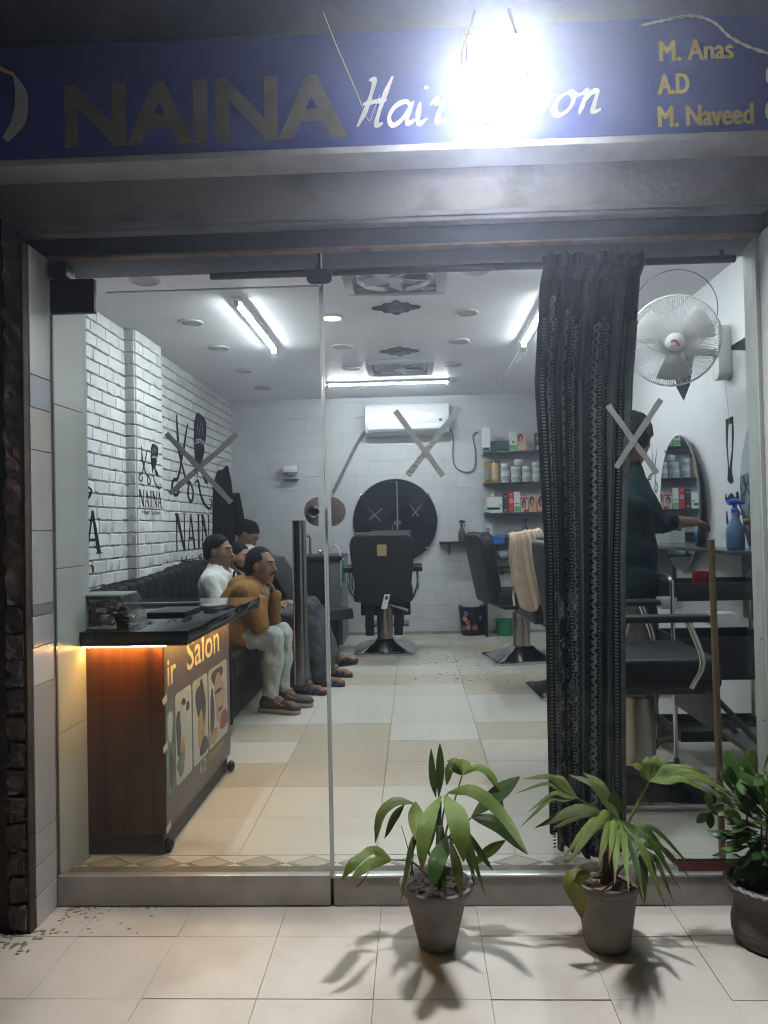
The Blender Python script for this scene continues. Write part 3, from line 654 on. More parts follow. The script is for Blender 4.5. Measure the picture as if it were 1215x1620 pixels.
# ================================================================ potted plants on the pavement
leaf_mats = {}
def leaf_mat(name, c, c2, rough=.38):
    m = mat(name, c, rough, c2=c2, scale=1., spec=.4, rnd=.28)
    n = m.node_tree.nodes; l = m.node_tree.links; b = n['Principled BSDF']
    uv = n.new('ShaderNodeUVMap'); wv = n.new('ShaderNodeTexWave'); wv.inputs['Scale'].default_value = 9.; wv.inputs['Distortion'].default_value = .6
    l.new(uv.outputs[0], wv.inputs['Vector']); rp = [x for x in n if x.bl_idname == 'ShaderNodeValToRGB'][0]
    nz = n.new('ShaderNodeTexNoise'); nz.inputs['Scale'].default_value = 14; tc = [x for x in n if x.bl_idname == 'ShaderNodeTexCoord'][0]; l.new(tc.outputs['Object'], nz.inputs['Vector'])
    mx = n.new('ShaderNodeMath'); mx.operation = 'MULTIPLY_ADD'; mx.inputs[1].default_value = .45; l.new(wv.outputs[0], mx.inputs[0]); l.new(nz.outputs[0], mx.inputs[2])
    l.new(mx.outputs[0], rp.inputs[0]); rp.color_ramp.elements[0].position = .35; rp.color_ramp.elements[1].position = 1.0
    # tip browning along the blade
    sx_ = n.new('ShaderNodeSeparateXYZ'); l.new(uv.outputs[0], sx_.inputs[0]); ad_ = n.new('ShaderNodeMath'); ad_.operation = 'MULTIPLY_ADD'; ad_.inputs[1].default_value = .10; l.new(nz.outputs[0], ad_.inputs[0]); l.new(sx_.outputs[1], ad_.inputs[2])
    mr_ = n.new('ShaderNodeMapRange'); l.new(ad_.outputs[0], mr_.inputs[0]); mr_.inputs[1].default_value = .312; mr_.inputs[2].default_value = .335
    cm = n.new('ShaderNodeMixRGB'); l.new(mr_.outputs[0], cm.inputs[0]); l.new([x for x in n if x.bl_idname == 'ShaderNodeHueSaturation'][0].outputs[0], cm.inputs[1]); cm.inputs[2].default_value = (.16, .095, .04, 1); l.new(cm.outputs[0], b.inputs['Base Color'])
    bw = n.new('ShaderNodeBump'); bw.inputs['Strength'].default_value = .35; bw.inputs['Distance'].default_value = .002; l.new(wv.outputs[0], bw.inputs['Height']); l.new(bw.outputs[0], b.inputs['Normal'])
    tr = n.new('ShaderNodeBsdfTranslucent'); tr.inputs[0].default_value = (c[0]*1.2, c[1]*1.2, c[2]*.6, 1); ms = n.new('ShaderNodeMixShader'); ms.inputs[0].default_value = .22
    o = n['Material Output']; l.new(b.outputs[0], ms.inputs[1]); l.new(tr.outputs[0], ms.inputs[2]); l.new(ms.outputs[0], o.inputs[0])
    return m
lg = leaf_mat('bright palm leaf', (.23, .31, .075), (.10, .18, .035), .45); ld = leaf_mat('dark palm leaf', (.075, .135, .035), (.03, .068, .018), .42); ly = leaf_mat('yellowing palm leaf', (.28, .27, .07), (.13, .14, .035))
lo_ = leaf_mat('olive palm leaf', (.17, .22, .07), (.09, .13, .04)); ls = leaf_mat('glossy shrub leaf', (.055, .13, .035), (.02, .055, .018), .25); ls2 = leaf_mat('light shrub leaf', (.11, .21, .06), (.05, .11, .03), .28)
stem_m = mat('green stem', (.12, .16, .05), .5, var=.25); husk = mat('brown fibre husk', (.07, .05, .035), .9, var=.4, scale=30, bump=.6)
def leaf(pts, width, m, parent, hint=(0, -.6, .8), fold=.12, pleat=.022, prof=None, nl=14, nw=12, name='leaf'):
    P = [Vector(p) for p in smooth(pts, max(3, nl//(len(pts)-1)))]; k = len(P); hint = Vector(hint)
    prof = prof or (.12, .62, .95, 1., .88, .6, .06)
    vs = []; uv = []
    for i in range(k):
        t = (P[min(i+1, k-1)]-P[max(i-1, 0)]).normalized(); W = t.cross(hint)
        if W.length < 1e-3: W = t.cross(Vector((1, 0, 0)))
        W.normalize(); N = W.cross(t); q = i/(k-1); wv = width*np.interp(q, np.linspace(0, 1, len(prof)), prof)
        for j in range(nw+1):
            e = 2*j/nw-1
            vs.append(P[i]+W*(e*wv/2)+N*(-fold*abs(e)*wv+(pleat*width)*(1 if j % 2 else -1)*min(1, wv/width*1.5))); uv.append((e*.5*wv/width+.5, q*.3))
    fs = [(i*(nw+1)+j, i*(nw+1)+j+1, (i+1)*(nw+1)+j+1, (i+1)*(nw+1)+j) for i in range(k-1) for j in range(nw)]
    off = Vector(ORG[parent.name]); me = bpy.data.meshes.new(name); me.from_pydata([v-off for v in vs], [], fs)
    ul = me.uv_layers.new(name='UVMap')
    for lp_ in me.loops: ul.data[lp_.index].uv = uv[lp_.vertex_index]
    for p in me.polygons: p.use_smooth = True
    me.materials.append(m); o = bpy.data.objects.new(name, me); col.objects.link(o); o.parent = parent; return o
cement = mat('grey cement pot', (.22, .195, .18), .9, var=.4, scale=7, detail=7, bump=.5, bscale=40); cement2 = mat('stained cement pot', (.21, .185, .16), .9, var=.5, scale=6, detail=7, bump=.5, bscale=40)
soil = mat('dark soil', (.045, .033, .026), .95, var=.5, scale=40, bump=1., bscale=60); soil2 = mat('sandy soil', (.24, .17, .12), .95, var=.35, scale=30, bump=.8)
def pot(label, c, prof, m, ms, name='plant_pot', cat='pot'):
    t = thing(name, label, cat, (c[0], c[1], 0))
    MB().lathe((c[0], c[1], 0), prof, 40).build('pot', m, t, smooth=True)
    ri = prof[-1][0]; zi = prof[-1][1]
    q = MB(); rr = np.random.default_rng(int(c[0]*1000)+50); n = 26
    q.lathe((c[0], c[1], 0), [(ri*1.01, zi-.004), (ri*.99, zi), (ri*.7, zi+.004), (ri*.3, zi+.007), (.002, zi+.008)], n)
    for _ in range(26):
        a, r = rr.uniform(0, 6.28), ri*.85*math.sqrt(rr.random()); q.sphere((c[0]+r*math.cos(a), c[1]+r*math.sin(a), zi+.006), (rr.uniform(.004, .011), rr.uniform(.004, .011), .006), 7, 5)
    q.build('soil', ms, t, smooth=True)
    return t
def PX_(o, sc): return lambda x, y, d: at_depth(o[0]+x/sc, o[1]+y/sc, d)
def stem(parent, pts, r0, r1, m=None):
    P = smooth(pts, 6); n = len(P); MB().tube(P, [r0+(r1-r0)*i/(n-1) for i in range(n)], 8).build('stem', m or stem_m, parent, smooth=True)
# --- pot by the middle of the glass, broad-leaved palm
c1 = (.043, -.235)
p1 = pot('tapered grey cement pot with a broad-leaved lady palm, nearest the door', c1, [(.050, 0), (.054, .004), (.090, .150), (.094, .158), (.104, .160), (.108, .168), (.107, .178), (.100, .182), (.094, .172), (.092, .158)], cement, soil, 'potted_palm', 'potted palm')
Z2 = PX_((500, 1140), 3.375); yc = -.235
base = np.array((c1[0], c1[1], .165))
def L1(pts, w, m, hint=(0, -.6, .8), **k): leaf([Z2(p[0], p[1], yc+(p[2]-yc)*(2.3 if p[2] < yc-.055 else 1.2)) for p in pts], w/3.375/1217*2.28, m, p1, hint, **k)
for h in ((655, 400, yc), (780, 292, yc+.05), (400, 742, yc-.04), (512, 440, yc+.02), (830, 515, yc-.02), (700, 390, yc-.03), (700, 615, yc-.07)):
    stem(p1, [base+np.array((random.uniform(-.02, .02), random.uniform(-.02, .02), 0)), (base+Z2(*h))/2+np.array((0, 0, .03)), Z2(*h)], .004, .0022)
stem(p1, [base+np.array((.0, 0, -.01)), Z2(655, 620, yc), Z2(660, 430, yc)], .009, .006, husk)
L1([(640, 410, yc), (626, 290, yc), (614, 148, yc+.01)], 42, ld, (.3, -1, 0), fold=.3); L1([(655, 405, yc-.01), (660, 260, yc-.01), (661, 120, yc)], 46, ld, (-.2, -1, 0), fold=.3)
L1([(518, 438, yc+.02), (420, 425, yc+.01), (340, 500, yc-.01), (315, 655, yc-.03)], 74, lo_, (-.4, -.5, .8)); L1([(470, 450, yc+.03), (410, 520, yc+.03), (365, 630, yc+.03)], 56, ld, (-.6, -.6, .4))
L1([(530, 432, yc-.01), (530, 520, yc-.04), (552, 660, yc-.06)], 84, lg, (-.2, -1, .3)); L1([(668, 400, yc-.04), (605, 500, yc-.075), (570, 640, yc-.10), (565, 805, yc-.11)], 82, lg, (-.25, -1, .3))
L1([(690, 395, yc-.04), (740, 460, yc-.085), (775, 600, yc-.115), (788, 755, yc-.12)], 106, lg, (.15, -1, .35)); L1([(702, 385, yc-.02), (840, 370, yc-.03), (990, 490, yc-.05), (1132, 716, yc-.07)], 82, lg, (.3, -.7, .75))
L1([(830, 515, yc), (970, 555, yc-.01), (1130, 714, yc-.02)], 76, ld, (.2, -.9, .4)); L1([(1086, 300, yc+.03), (960, 390, yc+.02), (830, 512, yc+.0)], 92, ld, (-.5, -.8, .5))
L1([(780, 290, yc+.05), (715, 250, yc+.04), (696, 345, yc+.03)], 58, lo_, (-.5, -.8, .4)); L1([(782, 290, yc+.05), (745, 225, yc+.05), (700, 215, yc+.06)], 60, lg, (0, -.8, .6)); L1([(785, 290, yc+.05), (800, 240, yc+.07), (770, 205, yc+.09)], 60, lg, (0, -.8, .6))
L1([(785, 288, yc+.05), (860, 245, yc+.04), (940, 290, yc+.03), (975, 370, yc+.02)], 50, lg, (.2, -.6, .8)); L1([(880, 255, yc+.04), (960, 330, yc+.05), (1008, 500, yc+.05)], 42, ld, (.6, -.7, .3))
L1([(700, 615, yc-.07), (650, 730, yc-.12), (612, 905, yc-.14)], 84, ld, (-.2, -1, .3)); L1([(715, 630, yc-.07), (755, 780, yc-.11), (778, 945, yc-.12)], 50, lo_, (.2, -1, .3))
L1([(400, 742, yc-.04), (300, 690, yc-.05), (210, 740, yc-.07), (135, 850, yc-.08)], 78, lg, (-.3, -.7, .7)); L1([(405, 745, yc-.05), (300, 760, yc-.08), (180, 850, yc-.10)], 52, lg, (-.2, -.9, .4))
L1([(798, 575, yc+.02), (870, 690, yc), (945, 802, yc-.01)], 40, ld, (.5, -.8, .3)); L1([(1010, 640, yc+.03), (920, 700, yc+.02), (828, 778, yc+.02)], 56, lo_, (.3, -.8, .5))
L1([(640, 520, yc+.03), (600, 640, yc+.05), (560, 760, yc+.06)], 50, ld, (-.3, -1, .2)); L1([(710, 620, yc+.05), (800, 700, yc+.06), (850, 840, yc+.05)], 40, ld, (.3, -1, .2))
# leaves that hang towards the street
for (dx, dy, z1, z2, w_) in ((-.10, -.16, .36, .24, 70), (.02, -.20, .40, .26, 76), (.13, -.15, .38, .25, 70)):
    leaf([np.array((c1[0]+dx*.15, yc+dy*.15, .30)), np.array((c1[0]+dx*.6, yc+dy*.55, z1-.02)), np.array((c1[0]+dx, yc+dy, z2-.04))], w_/3.375/1217*2.2*.55, ld, p1, (dx, -.5, .8))
for a, b in (((455, 560), (520, 830)), ((520, 615), (505, 830)), ((640, 610), (700, 740)), ((790, 700), (845, 880)), ((280, 810), (215, 890))): stem(p1, [Z2(*b, yc-.02), Z2((a[0]+b[0])/2+6, (a[1]+b[1])/2, yc-.01), Z2(*a, yc)], .0022, .0009, husk)

# --- pot with the fan palm
c2 = (.533, -.235)
p2 = pot('tapered grey cement pot with a fan palm, standing in front of the curtain', c2, [(.060, 0), (.064, .004), (.088, .165), (.092, .172), (.099, .174), (.102, .182), (.101, .192), (.094, .194), (.089, .184), (.088, .168)], cement2, soil2, 'potted_palm', 'potted palm')
Z3 = PX_((815, 1140), 3.0375); base = np.array((c2[0], c2[1], .17)); yc = -.235
def fan(hub, tips, w, m, hint=(0, -.6, .8), lift=.02, yb=None):
    h = Z3(*hub)
    for k, tp in enumerate(tips):
        e = Z3(tp[0], tp[1], yc+(tp[2]-yc)*(1.9 if tp[2] < yc-.055 else 1.2)); mid = h*.5+e*.5+np.array((0, -.004, lift+.1*np.linalg.norm(e-h)))
        mm = tp[4] if len(tp) > 4 else m
        leaf([h, h*.75+e*.25+np.array((0, 0, lift*.8)), mid, e], (tp[3] if len(tp) > 3 else w)/3.0375/1217*2.27, mm, p2, hint, fold=.16, prof=(.14, .5, .85, 1., .92, .66, .05))
    return h
h = fan((505, 480, yc-.02), [(238, 650, yc-.07, 52), (250, 692, yc-.09, 46), (182, 520, yc-.03, 50, lo_), (95, 515, yc-.02, 60, lo_), (398, 705, yc-.15, 44), (478, 790, yc-.17, 38), (545, 822, yc-.17, 36), (620, 870, yc-.14, 40, ld), (725, 905, yc-.09, 36), (800, 820, yc-.06, 34, ld), (770, 700, yc-.02, 34), (862, 722, yc-.02, 26, ld), (255, 258, yc+.05, 40, lo_), (320, 246, yc+.06, 40, lo_), (450, 690, yc-.15, 34), (360, 560, yc-.12, 40)], 44, lg, (0, -.75, .65))
stem(p2, [base, (base+h)/2+np.array((0, 0, .01)), h], .006, .004)
h = fan((300, 372, yc+.0), [(25, 512, yc-.03, 26), (0, 350, yc+.0, 22), (35, 280, yc+.01, 34), (130, 275, yc+.03, 34), (60, 440, yc-.02, 24)], 30, lo_, (-.2, -.6, .8)); stem(p2, [base, Z3(430, 480, yc+.03), h], .005, .0025)
h = fan((645, 290, yc+.0), [(556, 212, yc-.01, 56), (632, 172, yc+.02, 56), (690, 162, yc+.04, 54), (738, 178, yc+.05, 48), (800, 225, yc+.03, 44), (905, 240, yc+.02, 44), (975, 290, yc+.0, 44), (1058, 352, yc-.02, 46), (960, 358, yc-.03, 40), (880, 235, yc+.04, 40)], 40, lg, (.1, -.55, .85), .012)
stem(p2, [base, Z3(540, 500, yc), Z3(590, 400, yc), h], .006, .0035)
h = fan((610, 600, yc+.03), [(850, 770, yc+.03, 22), (765, 880, yc-.02, 30), (690, 800, yc-.03, 30), (800, 720, yc+.02, 26), (640, 800, yc-.02, 34), (720, 660, yc+.05, 30)], 30, lo_, (.3, -.8, .4)); stem(p2, [base, h], .004, .003)
leaf([Z3(487, 470, yc), Z3(478, 400, yc), Z3(474, 334, yc)], 64/3.0375/1217*2.27, lo_, p2, (0, -1, .1), prof=(.3, .8, 1, 1, .9, .7, .15))
leaf([Z3(360, 735, yc-.10), Z3(270, 770, yc-.12), Z3(300, 860, yc-.13), Z3(320, 955, yc-.13)], 88/3.0375/1217*2.2, ly, p2, (-.5, -1, .3), prof=(.3, .8, 1, 1, .9, .6, .05))
leaf([Z3(600, 640, yc-.08), Z3(610, 760, yc-.11), Z3(622, 880, yc-.12)], 52/3.0375/1217*2.2, ld, p2, (.2, -1, .2))
for k in range(7): a = random.uniform(0, 6.28); stem(p2, [base+np.array((.07*math.cos(a), .07*math.sin(a), .008)), base+np.array((.03*math.cos(a+1), .03*math.sin(a+1), .022)), base+np.array((.01, .0, .03))], .0025, .0035, husk)
stem(p2, [base, base+np.array((.005, -.01, .06)), base+np.array((.0, -.01, .10))], .018, .012, husk)

# --- dark bulging pot with the leafy shrub
c3 = (1.005, -.225)
p3 = pot('dark bulging pot with a dense glossy green shrub at the edge of the picture', c3, [(.086, 0), (.098, .006), (.108, .03), (.109, .06), (.101, .095), (.099, .12), (.112, .145), (.122, .16), (.126, .175), (.120, .182), (.112, .176), (.110, .160)], mat('dark ribbed pot', (.085, .075, .072), .7, var=.4, scale=10, bump=.7, bscale=30, stretch=(1, 1, 5)), soil, 'potted_shrub', 'potted shrub')
MB().tube([(c3[0]+(.1265+.0015*math.sin(i*1.9))*math.cos(a_), c3[1]+(.1265+.0015*math.sin(i*1.9))*math.sin(a_), .1755+.0022*math.sin(i*2.3)) for i, a_ in enumerate([math.pi*1.0+math.pi*1.0*i/40 for i in range(41)])], [.0035+.0028*math.sin(i*1.3)**2 for i in range(41)], 7).build('chipped_rim', mat('pale chipped rim', (.36, .33, .31), .85, var=.4, scale=40), p3, smooth=True)
rr = np.random.default_rng(11); tips = []
cc = np.array((c3[0]+.01, c3[1], .34))
for k in range(290):
    a = rr.uniform(0, 2*math.pi); e = math.asin(rr.uniform(-.9, .98)); r = .35+.65*rr.random()
    d = np.array((math.cos(a)*math.cos(e), math.sin(a)*math.cos(e), math.sin(e)))
    p = cc+d*np.array((.125, .115, .17))*r
    if p[2] < .18: p[2] = .18+rr.random()*.03
    out = d+np.array((0, 0, .35))+rr.normal(0, .25, 3); out /= np.linalg.norm(out); L = rr.uniform(.048, .075)
    hint = np.cross(np.cross(out, (0, 0, 1)), out)+rr.normal(0, .25, 3)
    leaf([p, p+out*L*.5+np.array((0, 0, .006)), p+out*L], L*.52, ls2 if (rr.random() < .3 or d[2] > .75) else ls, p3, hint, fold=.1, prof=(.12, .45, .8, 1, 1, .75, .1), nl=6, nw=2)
def sprig(pts, lv):
    stem(p3, pts, .0028, .0015, husk); e = np.array(pts[-1])
    for a, L, m_ in lv:
        d = np.array((math.cos(R_(a[0]))*math.cos(R_(a[1])), math.sin(R_(a[0]))*math.cos(R_(a[1])), math.sin(R_(a[1]))))
        leaf([e, e+d*L*.5+np.array((0, 0, .004)), e+d*L], L*.46, m_, p3, (0, -.8, .6), fold=.1, prof=(.12, .5, .85, 1, 1, .75, .1), nl=6, nw=2)
Z4 = PX_((815, 1140), 3.0375)
sprig([cc+np.array((-.05, 0, 0)), Z4(990, 460, -.22), Z4(945, 440, -.235)], [((120, 75), .055, ls2), ((190, -30), .055, lo_), ((-60, 10), .045, ls2), ((10, 30), .045, ls2), ((-120, -45), .05, ls)])
sprig([cc, Z4(1085, 330, -.22), Z4(1075, 290, -.225)], [((130, 66), .085, ls2), ((30, 35), .07, ls2), ((-20, 5), .075, ls2), ((-100, -20), .06, ls2), ((180, 30), .06, ls), ((70, 30), .06, ls2)])
sprig([cc, Z4(1160, 360, -.21), Z4(1180, 340, -.215)], [((20, 45), .07, ls2), ((150, 30), .06, ls2), ((-70, 0), .06, ls)])
for k in range(5): a = k*1.3; stem(p3, [np.array((c3[0]+.03*math.cos(a), c3[1]+.03*math.sin(a), .15)), np.array((c3[0]+.05*math.cos(a), c3[1]+.05*math.sin(a), .26)), cc+np.array((.07*math.cos(a), .07*math.sin(a), .05))], .005, .002, husk)

# --- wooden stick leaning on the inside of the glass
a = at_depth(1125, 853, .06); b = at_depth(1141, 1290, .16); b[2] = .0595+.001
tag(MB().tube([b, a*.5+b*.5, a], [.0115, .0112, .0105], 12).build('wooden_stick', mat('worn wooden pole', (.25, .155, .075), .6, var=.35, scale=10, stretch=(1, 1, .15)), smooth=True), 'long brown wooden stick leaning behind the glass, beside the shrub', 'stick')
# ================================================================ salon interior
def frame_at(loc, rz=0.):
    T = Matrix.Translation(loc) @ Matrix.Rotation(rz, 4, 'Z'); return T
bf = frame((0, BY, 0), (1, 0, 0), (0, 0, 1))        # back wall, print plane
lf = frame((LX+.0085, 0, 0), (0, 1, 0), (0, 0, 1))   # left wall face of the bricks
pf = frame((PX+.0085, 0, 0), (0, 1, 0), (0, 0, 1))
rf = frame((RX, 0, 0), (0, -1, 0), (0, 0, 1))
# ---- wall emblems: hair, beard, scissors, flourish and lettering
def serif(ch):
    if ch == 'N': return [[(.08,0),(.08,1),(.155,1),(.155,0)], [(.0,1),(.24,1),(.76,.0),(.64,.0)], [(.68,0),(.68,1),(.755,1),(.755,0)], [(0,.975),(.2,.975),(.2,1),(0,1)], [(.60,.975),(.84,.975),(.84,1),(.60,1)], [(.02,0),(.22,0),(.22,.02),(.02,.02)]], .90
    if ch == 'A': return [[(.05,0),(.125,0),(.39,1),(.32,1)], [(.30,1),(.40,1),(.72,0),(.56,0)], [(.17,.30),(.52,.30),(.52,.36),(.17,.36)], [(0,0),(.20,0),(.20,.022),(0,.022)], [(.48,0),(.80,0),(.80,.022),(.48,.022)]], .85
    return [[(.10,0),(.24,0),(.24,1),(.10,1)], [(0,0),(.34,0),(.34,.025),(0,.025)], [(0,.975),(.34,.975),(.34,1),(0,1)]], .40
def wall_logo(fr, y0, z0, wd, h, ez0, ez1, ex, ew, label):
    t = thing('wall_logo', label, 'wall print', tuple(fr(y0+wd/2, z0, 0)), 'printed salon logos on the brick wall')
    k = wd/3.75
    q = MB(); x = 0
    for ch in 'NAINA':
        ps, adv = serif(ch)
        for i, p in enumerate(ps): q.prism(lambda a, b, c: fr(y0+a*k, z0+b*h, c), [(x+a, b) for a, b in p], .0004, .0012+.0001*i)
        x += adv
    q.build('name_print', black_print, t)
    text('tagline_print', 'Hair Salon', lambda a, b, c: fr(a, b, c), y0+wd*.10, z0-h*.42, h*.27, black_print, t, bold=.0, width=wd*.8, d=.0012)
    g2 = lambda a, b, c: fr(ex+a*ew, ez0+(b+.06)/1.08*(ez1-ez0), c)
    q = MB()
    q.prism(g2, [(.50,.66),(.53,.90),(.58,1.0),(.66,1.02),(.80,.99),(.86,.95),(.85,.84),(.83,.74),(.80,.70),(.62,.70),(.56,.66)], .0004, .0012)       # swept hair
    q.prism(g2, [(.50,.65),(.56,.655),(.66,.685),(.78,.68),(.79,.60),(.74,.52),(.72,.46),(.74,.40),(.80,.36),(.84,.30),(.88,.22),(.78,.24),(.70,.34),(.66,.42),(.62,.38),(.58,.28),(.55,.40)], .0004, .0013)  # face side and beard
    q.prism(g2, [(.09,1.0-.12),(.115,.88),(.16,.55),(.21,.42),(.175,.40),(.105,.53)], .0004, .0012)                       # scissor blades
    q.prism(g2, [(.37,.84),(.345,.84),(.24,.57),(.17,.41),(.205,.39),(.28,.56)], .0004, .0013)
    q.ribbon(g2, [(.19,.42),(.16,.32),(.10,.22),(.02,.20),(-.02,.12),(.04,.05),(.12,.08),(.11,.17)], .036, .0004, .0011, 6)
    q.ribbon(g2, [(.18,.42),(.24,.32),(.30,.22),(.40,.20),(.47,.10),(.42,.0),(.34,.06),(.36,.18)], .036, .0004, .0014, 6)
    q.ribbon(g2, [(.50,.20),(.60,.24),(.66,.10),(.78,-.02),(.92,-.06),(.98,.02),(.90,.06)], .045, .0004, .0010, 6, (.3, 1., .9, .6, .3))
    q.build('emblem_print', black_print, t)
    q = MB()
    q.ribbon(g2, [(.555,.69),(.64,.715),(.74,.715),(.80,.69)], .018, .0013, .0018, 6)
    for i in range(3): q.ribbon(g2, [(.57+.07*i,.74),(.60+.07*i,.84),(.64+.06*i,.95)], .012, .0013, .0017, 4, (.1, 1, .1))
    q.build('highlight_print', grey_print, t)
    return t
a = at_side(282, 872, LX); b = at_side(300, 815, LX)
wall_logo(lf, 3.70, 1.046, 1.34, .314, 1.42, 2.29, 3.66, 1.22, 'large black salon logo on the brick wall, half covered by the hanging coat')
wall_logo(pf, 2.675, 1.387, .47, .118, 1.53, 1.85, 2.69, .46, 'small complete black salon logo on the brick pier')
wall_logo(lf, .98, 1.086, 1.22, .262, 1.42, 2.12, .95, 1.15, 'black salon logo on the brick wall cut off by the doorway')

# ---- air conditioner with its pipe and cable
ac = thing('air_conditioner', 'white split air conditioner mounted high on the back wall', 'air conditioner', (-.045, BY, 2.2))
A0 = at_depth(577, 638, 5.52); A1 = at_depth(711, 684, 5.52); x0, x1, z0, z1 = A0[0], A1[0], A1[2]-.01, A0[2]-.005
prof = [(0, 0), (-.10, 0), (-.165, .02), (-.195, .07), (-.20, .13), (-.20, .285), (-.185, .315), (-.12, .328), (0, .328)]; k = (z1-z0)/.328
yzf = frame((0, BY-.008, z0), (0, 1, 0), (0, 0, 1)); q = MB()
q.prism(lambda a, b, c: Vector((c, BY-.008+a, z0+b*k)), prof, x0, x1)
ac_m = mat('glossy white appliance plastic', (.66, .67, .70), .25, var=.04, scale=3)
q.build('casing', ac_m, ac, bevel=.008)
MB().box((x0+.03, BY-.212, z0+.055*k), (x1-.03, BY-.2085, z0+.105*k)).build('flap', ac_m, ac, bevel=.002)
MB().box((x0+.03, BY-.2075, z0+.036*k), (x1-.03, BY-.19, z0+.05*k)).build('vent_slot', mat('grey vent shade', (.16, .16, .17), .5), ac)
MB().box((x1-.105, BY-.2105, z0+.13*k), (x1-.075, BY-.2083, z0+.155*k)).build('display', black_plastic, ac)
MB().box((x0+.42, BY-.2105, z0+.235*k), (x0+.46, BY-.2085, z0+.243*k)).build('badge', grey_print, ac)
hose = mat('grey drain hose', (.16, .16, .165), .6, var=.2)
tag(MB().tube([(p[0], BY-.03, p[2]) for p in [at_depth(u, v, BY-.03) for u, v in smooth([(579, 682), (572, 690), (558, 715), (542, 748), (527, 779)], 4)]], .016, 10).build('drain_hose', hose, smooth=True), 'grey hose running down the wall from the air conditioner', 'hose')
tag(MB().tube([(p[0], BY-.02, p[2]) for p in [at_depth(u, v, BY-.02) for u, v in smooth([(712, 678), (717, 690), (716, 722), (722, 740), (738, 747), (750, 740), (752, 715), (748, 690), (756, 683)], 5)]], .0065, 8).build('power_cable', hose, smooth=True), 'grey looped cable hanging beside the air conditioner', 'cable')

# ---- round mirror, dispenser, little shelf
mc = at_depth(625, 824, BY-.03); mr_ = .448
t = thing('round_mirror', 'large round dark mirror on the back wall behind the barber chair', 'mirror', tuple(mc))
MB().lathe(mc, [(mr_-.004, -.012), (mr_, -.006), (mr_, .004), (mr_-.003, .006)], 64, Matrix.Rotation(math.pi/2, 3, 'X')).build('backing', black_plastic, t, smooth=True)
MB().lathe((mc[0], mc[1]-.0065, mc[2]), [(mr_-.003, -.0), (mr_-.004, .0035), (.001, .0036)], 64, Matrix.Rotation(math.pi/2, 3, 'X')).build('glass', mirror_m, t)
for a in (38, 142, 222, 318): MB().cbox((mc[0]+mr_*math.cos(R_(a)), mc[1]-.008, mc[2]+mr_*math.sin(R_(a))), (.03, .02, .03)).build('clip', chrome, t, bevel=.004)
p = at_depth(460, 748, BY-.06)
t = thing('soap_dispenser', 'small white dispenser box on the back wall', 'dispenser', tuple(p))
MB().box((p[0]-.075, BY-.11, p[2]+.0), (p[0]+.075, BY-.009, p[2]+.075)).build('case', ac_m, t, bevel=.014)
MB().box((p[0]-.03, BY-.10, p[2]-.022), (p[0]+.05, BY-.03, p[2]-.001)).build('nozzle', mat('grey dispenser nozzle', (.3, .3, .32), .4), t, bevel=.006)
MB().box((p[0]-.08, BY-.09, p[2]-.075), (p[0]+.08, BY-.009, p[2]-.069)).build('drip_ledge', black_plastic, t)
p0 = at_depth(695, 858, BY-.12); p1 = at_depth(772, 858, BY-.12)
t = thing('wall_shelf', 'narrow black wall shelf between the round mirror and the product rack', 'shelf', (p0[0], BY, p0[2]))
MB().box((p0[0], BY-.20, p0[2]-.012), (p1[0], BY-.0085, p0[2]+.006)).build('board', black_plastic, t, bevel=.002)
for x in (p0[0]+.10, p1[0]-.09): MB().prism(lambda a, b, c: Vector((x+c, BY-.0085-a, p0[2]-.0125-b)), [(0, 0), (.14, 0), (.0, .13)], 0, .012).build('bracket', dark_metal, t)
def spray(label, c, s, body, head, parent=None):
    t = thing('spray_bottle', label, 'spray bottle', c)
    MB().lathe(c, [(r*s, z*s) for r, z in ((.036, 0), (.040, .006), (.040, .085), (.034, .11), (.016, .145), (.014, .165))], 24).build('bottle', body, t, smooth=True)
    MB().lathe((c[0], c[1], c[2]+.166*s), [(.017*s, 0), (.017*s, .018*s), (.012*s, .022*s)], 16).build('collar', head, t, smooth=True)
    h = MB().tube([(c[0]-.03*s, c[1], c[2]+.215*s), (c[0]+.0, c[1], c[2]+.22*s), (c[0]+.045*s, c[1], c[2]+.212*s)], [.012*s, .016*s, .007*s], 10); h.cyl((c[0], c[1], c[2]+.188*s), (c[0], c[1], c[2]+.215*s), .010*s)
    h.build('sprayer', head, t, smooth=True)
    MB().tube([(c[0]+.022*s, c[1], c[2]+.205*s), (c[0]+.032*s, c[1], c[2]+.18*s), (c[0]+.028*s, c[1], c[2]+.155*s)], .004*s, 8).build('trigger', head, t, smooth=True)
    return t
p = at_depth(731, 857, BY-.10); spray('black spray bottle standing on the narrow wall shelf', (p[0], BY-.10, p0[2]+.0065), .95, mat('smoky bottle', (.09, .08, .08), .3, var=.3), black_plastic)

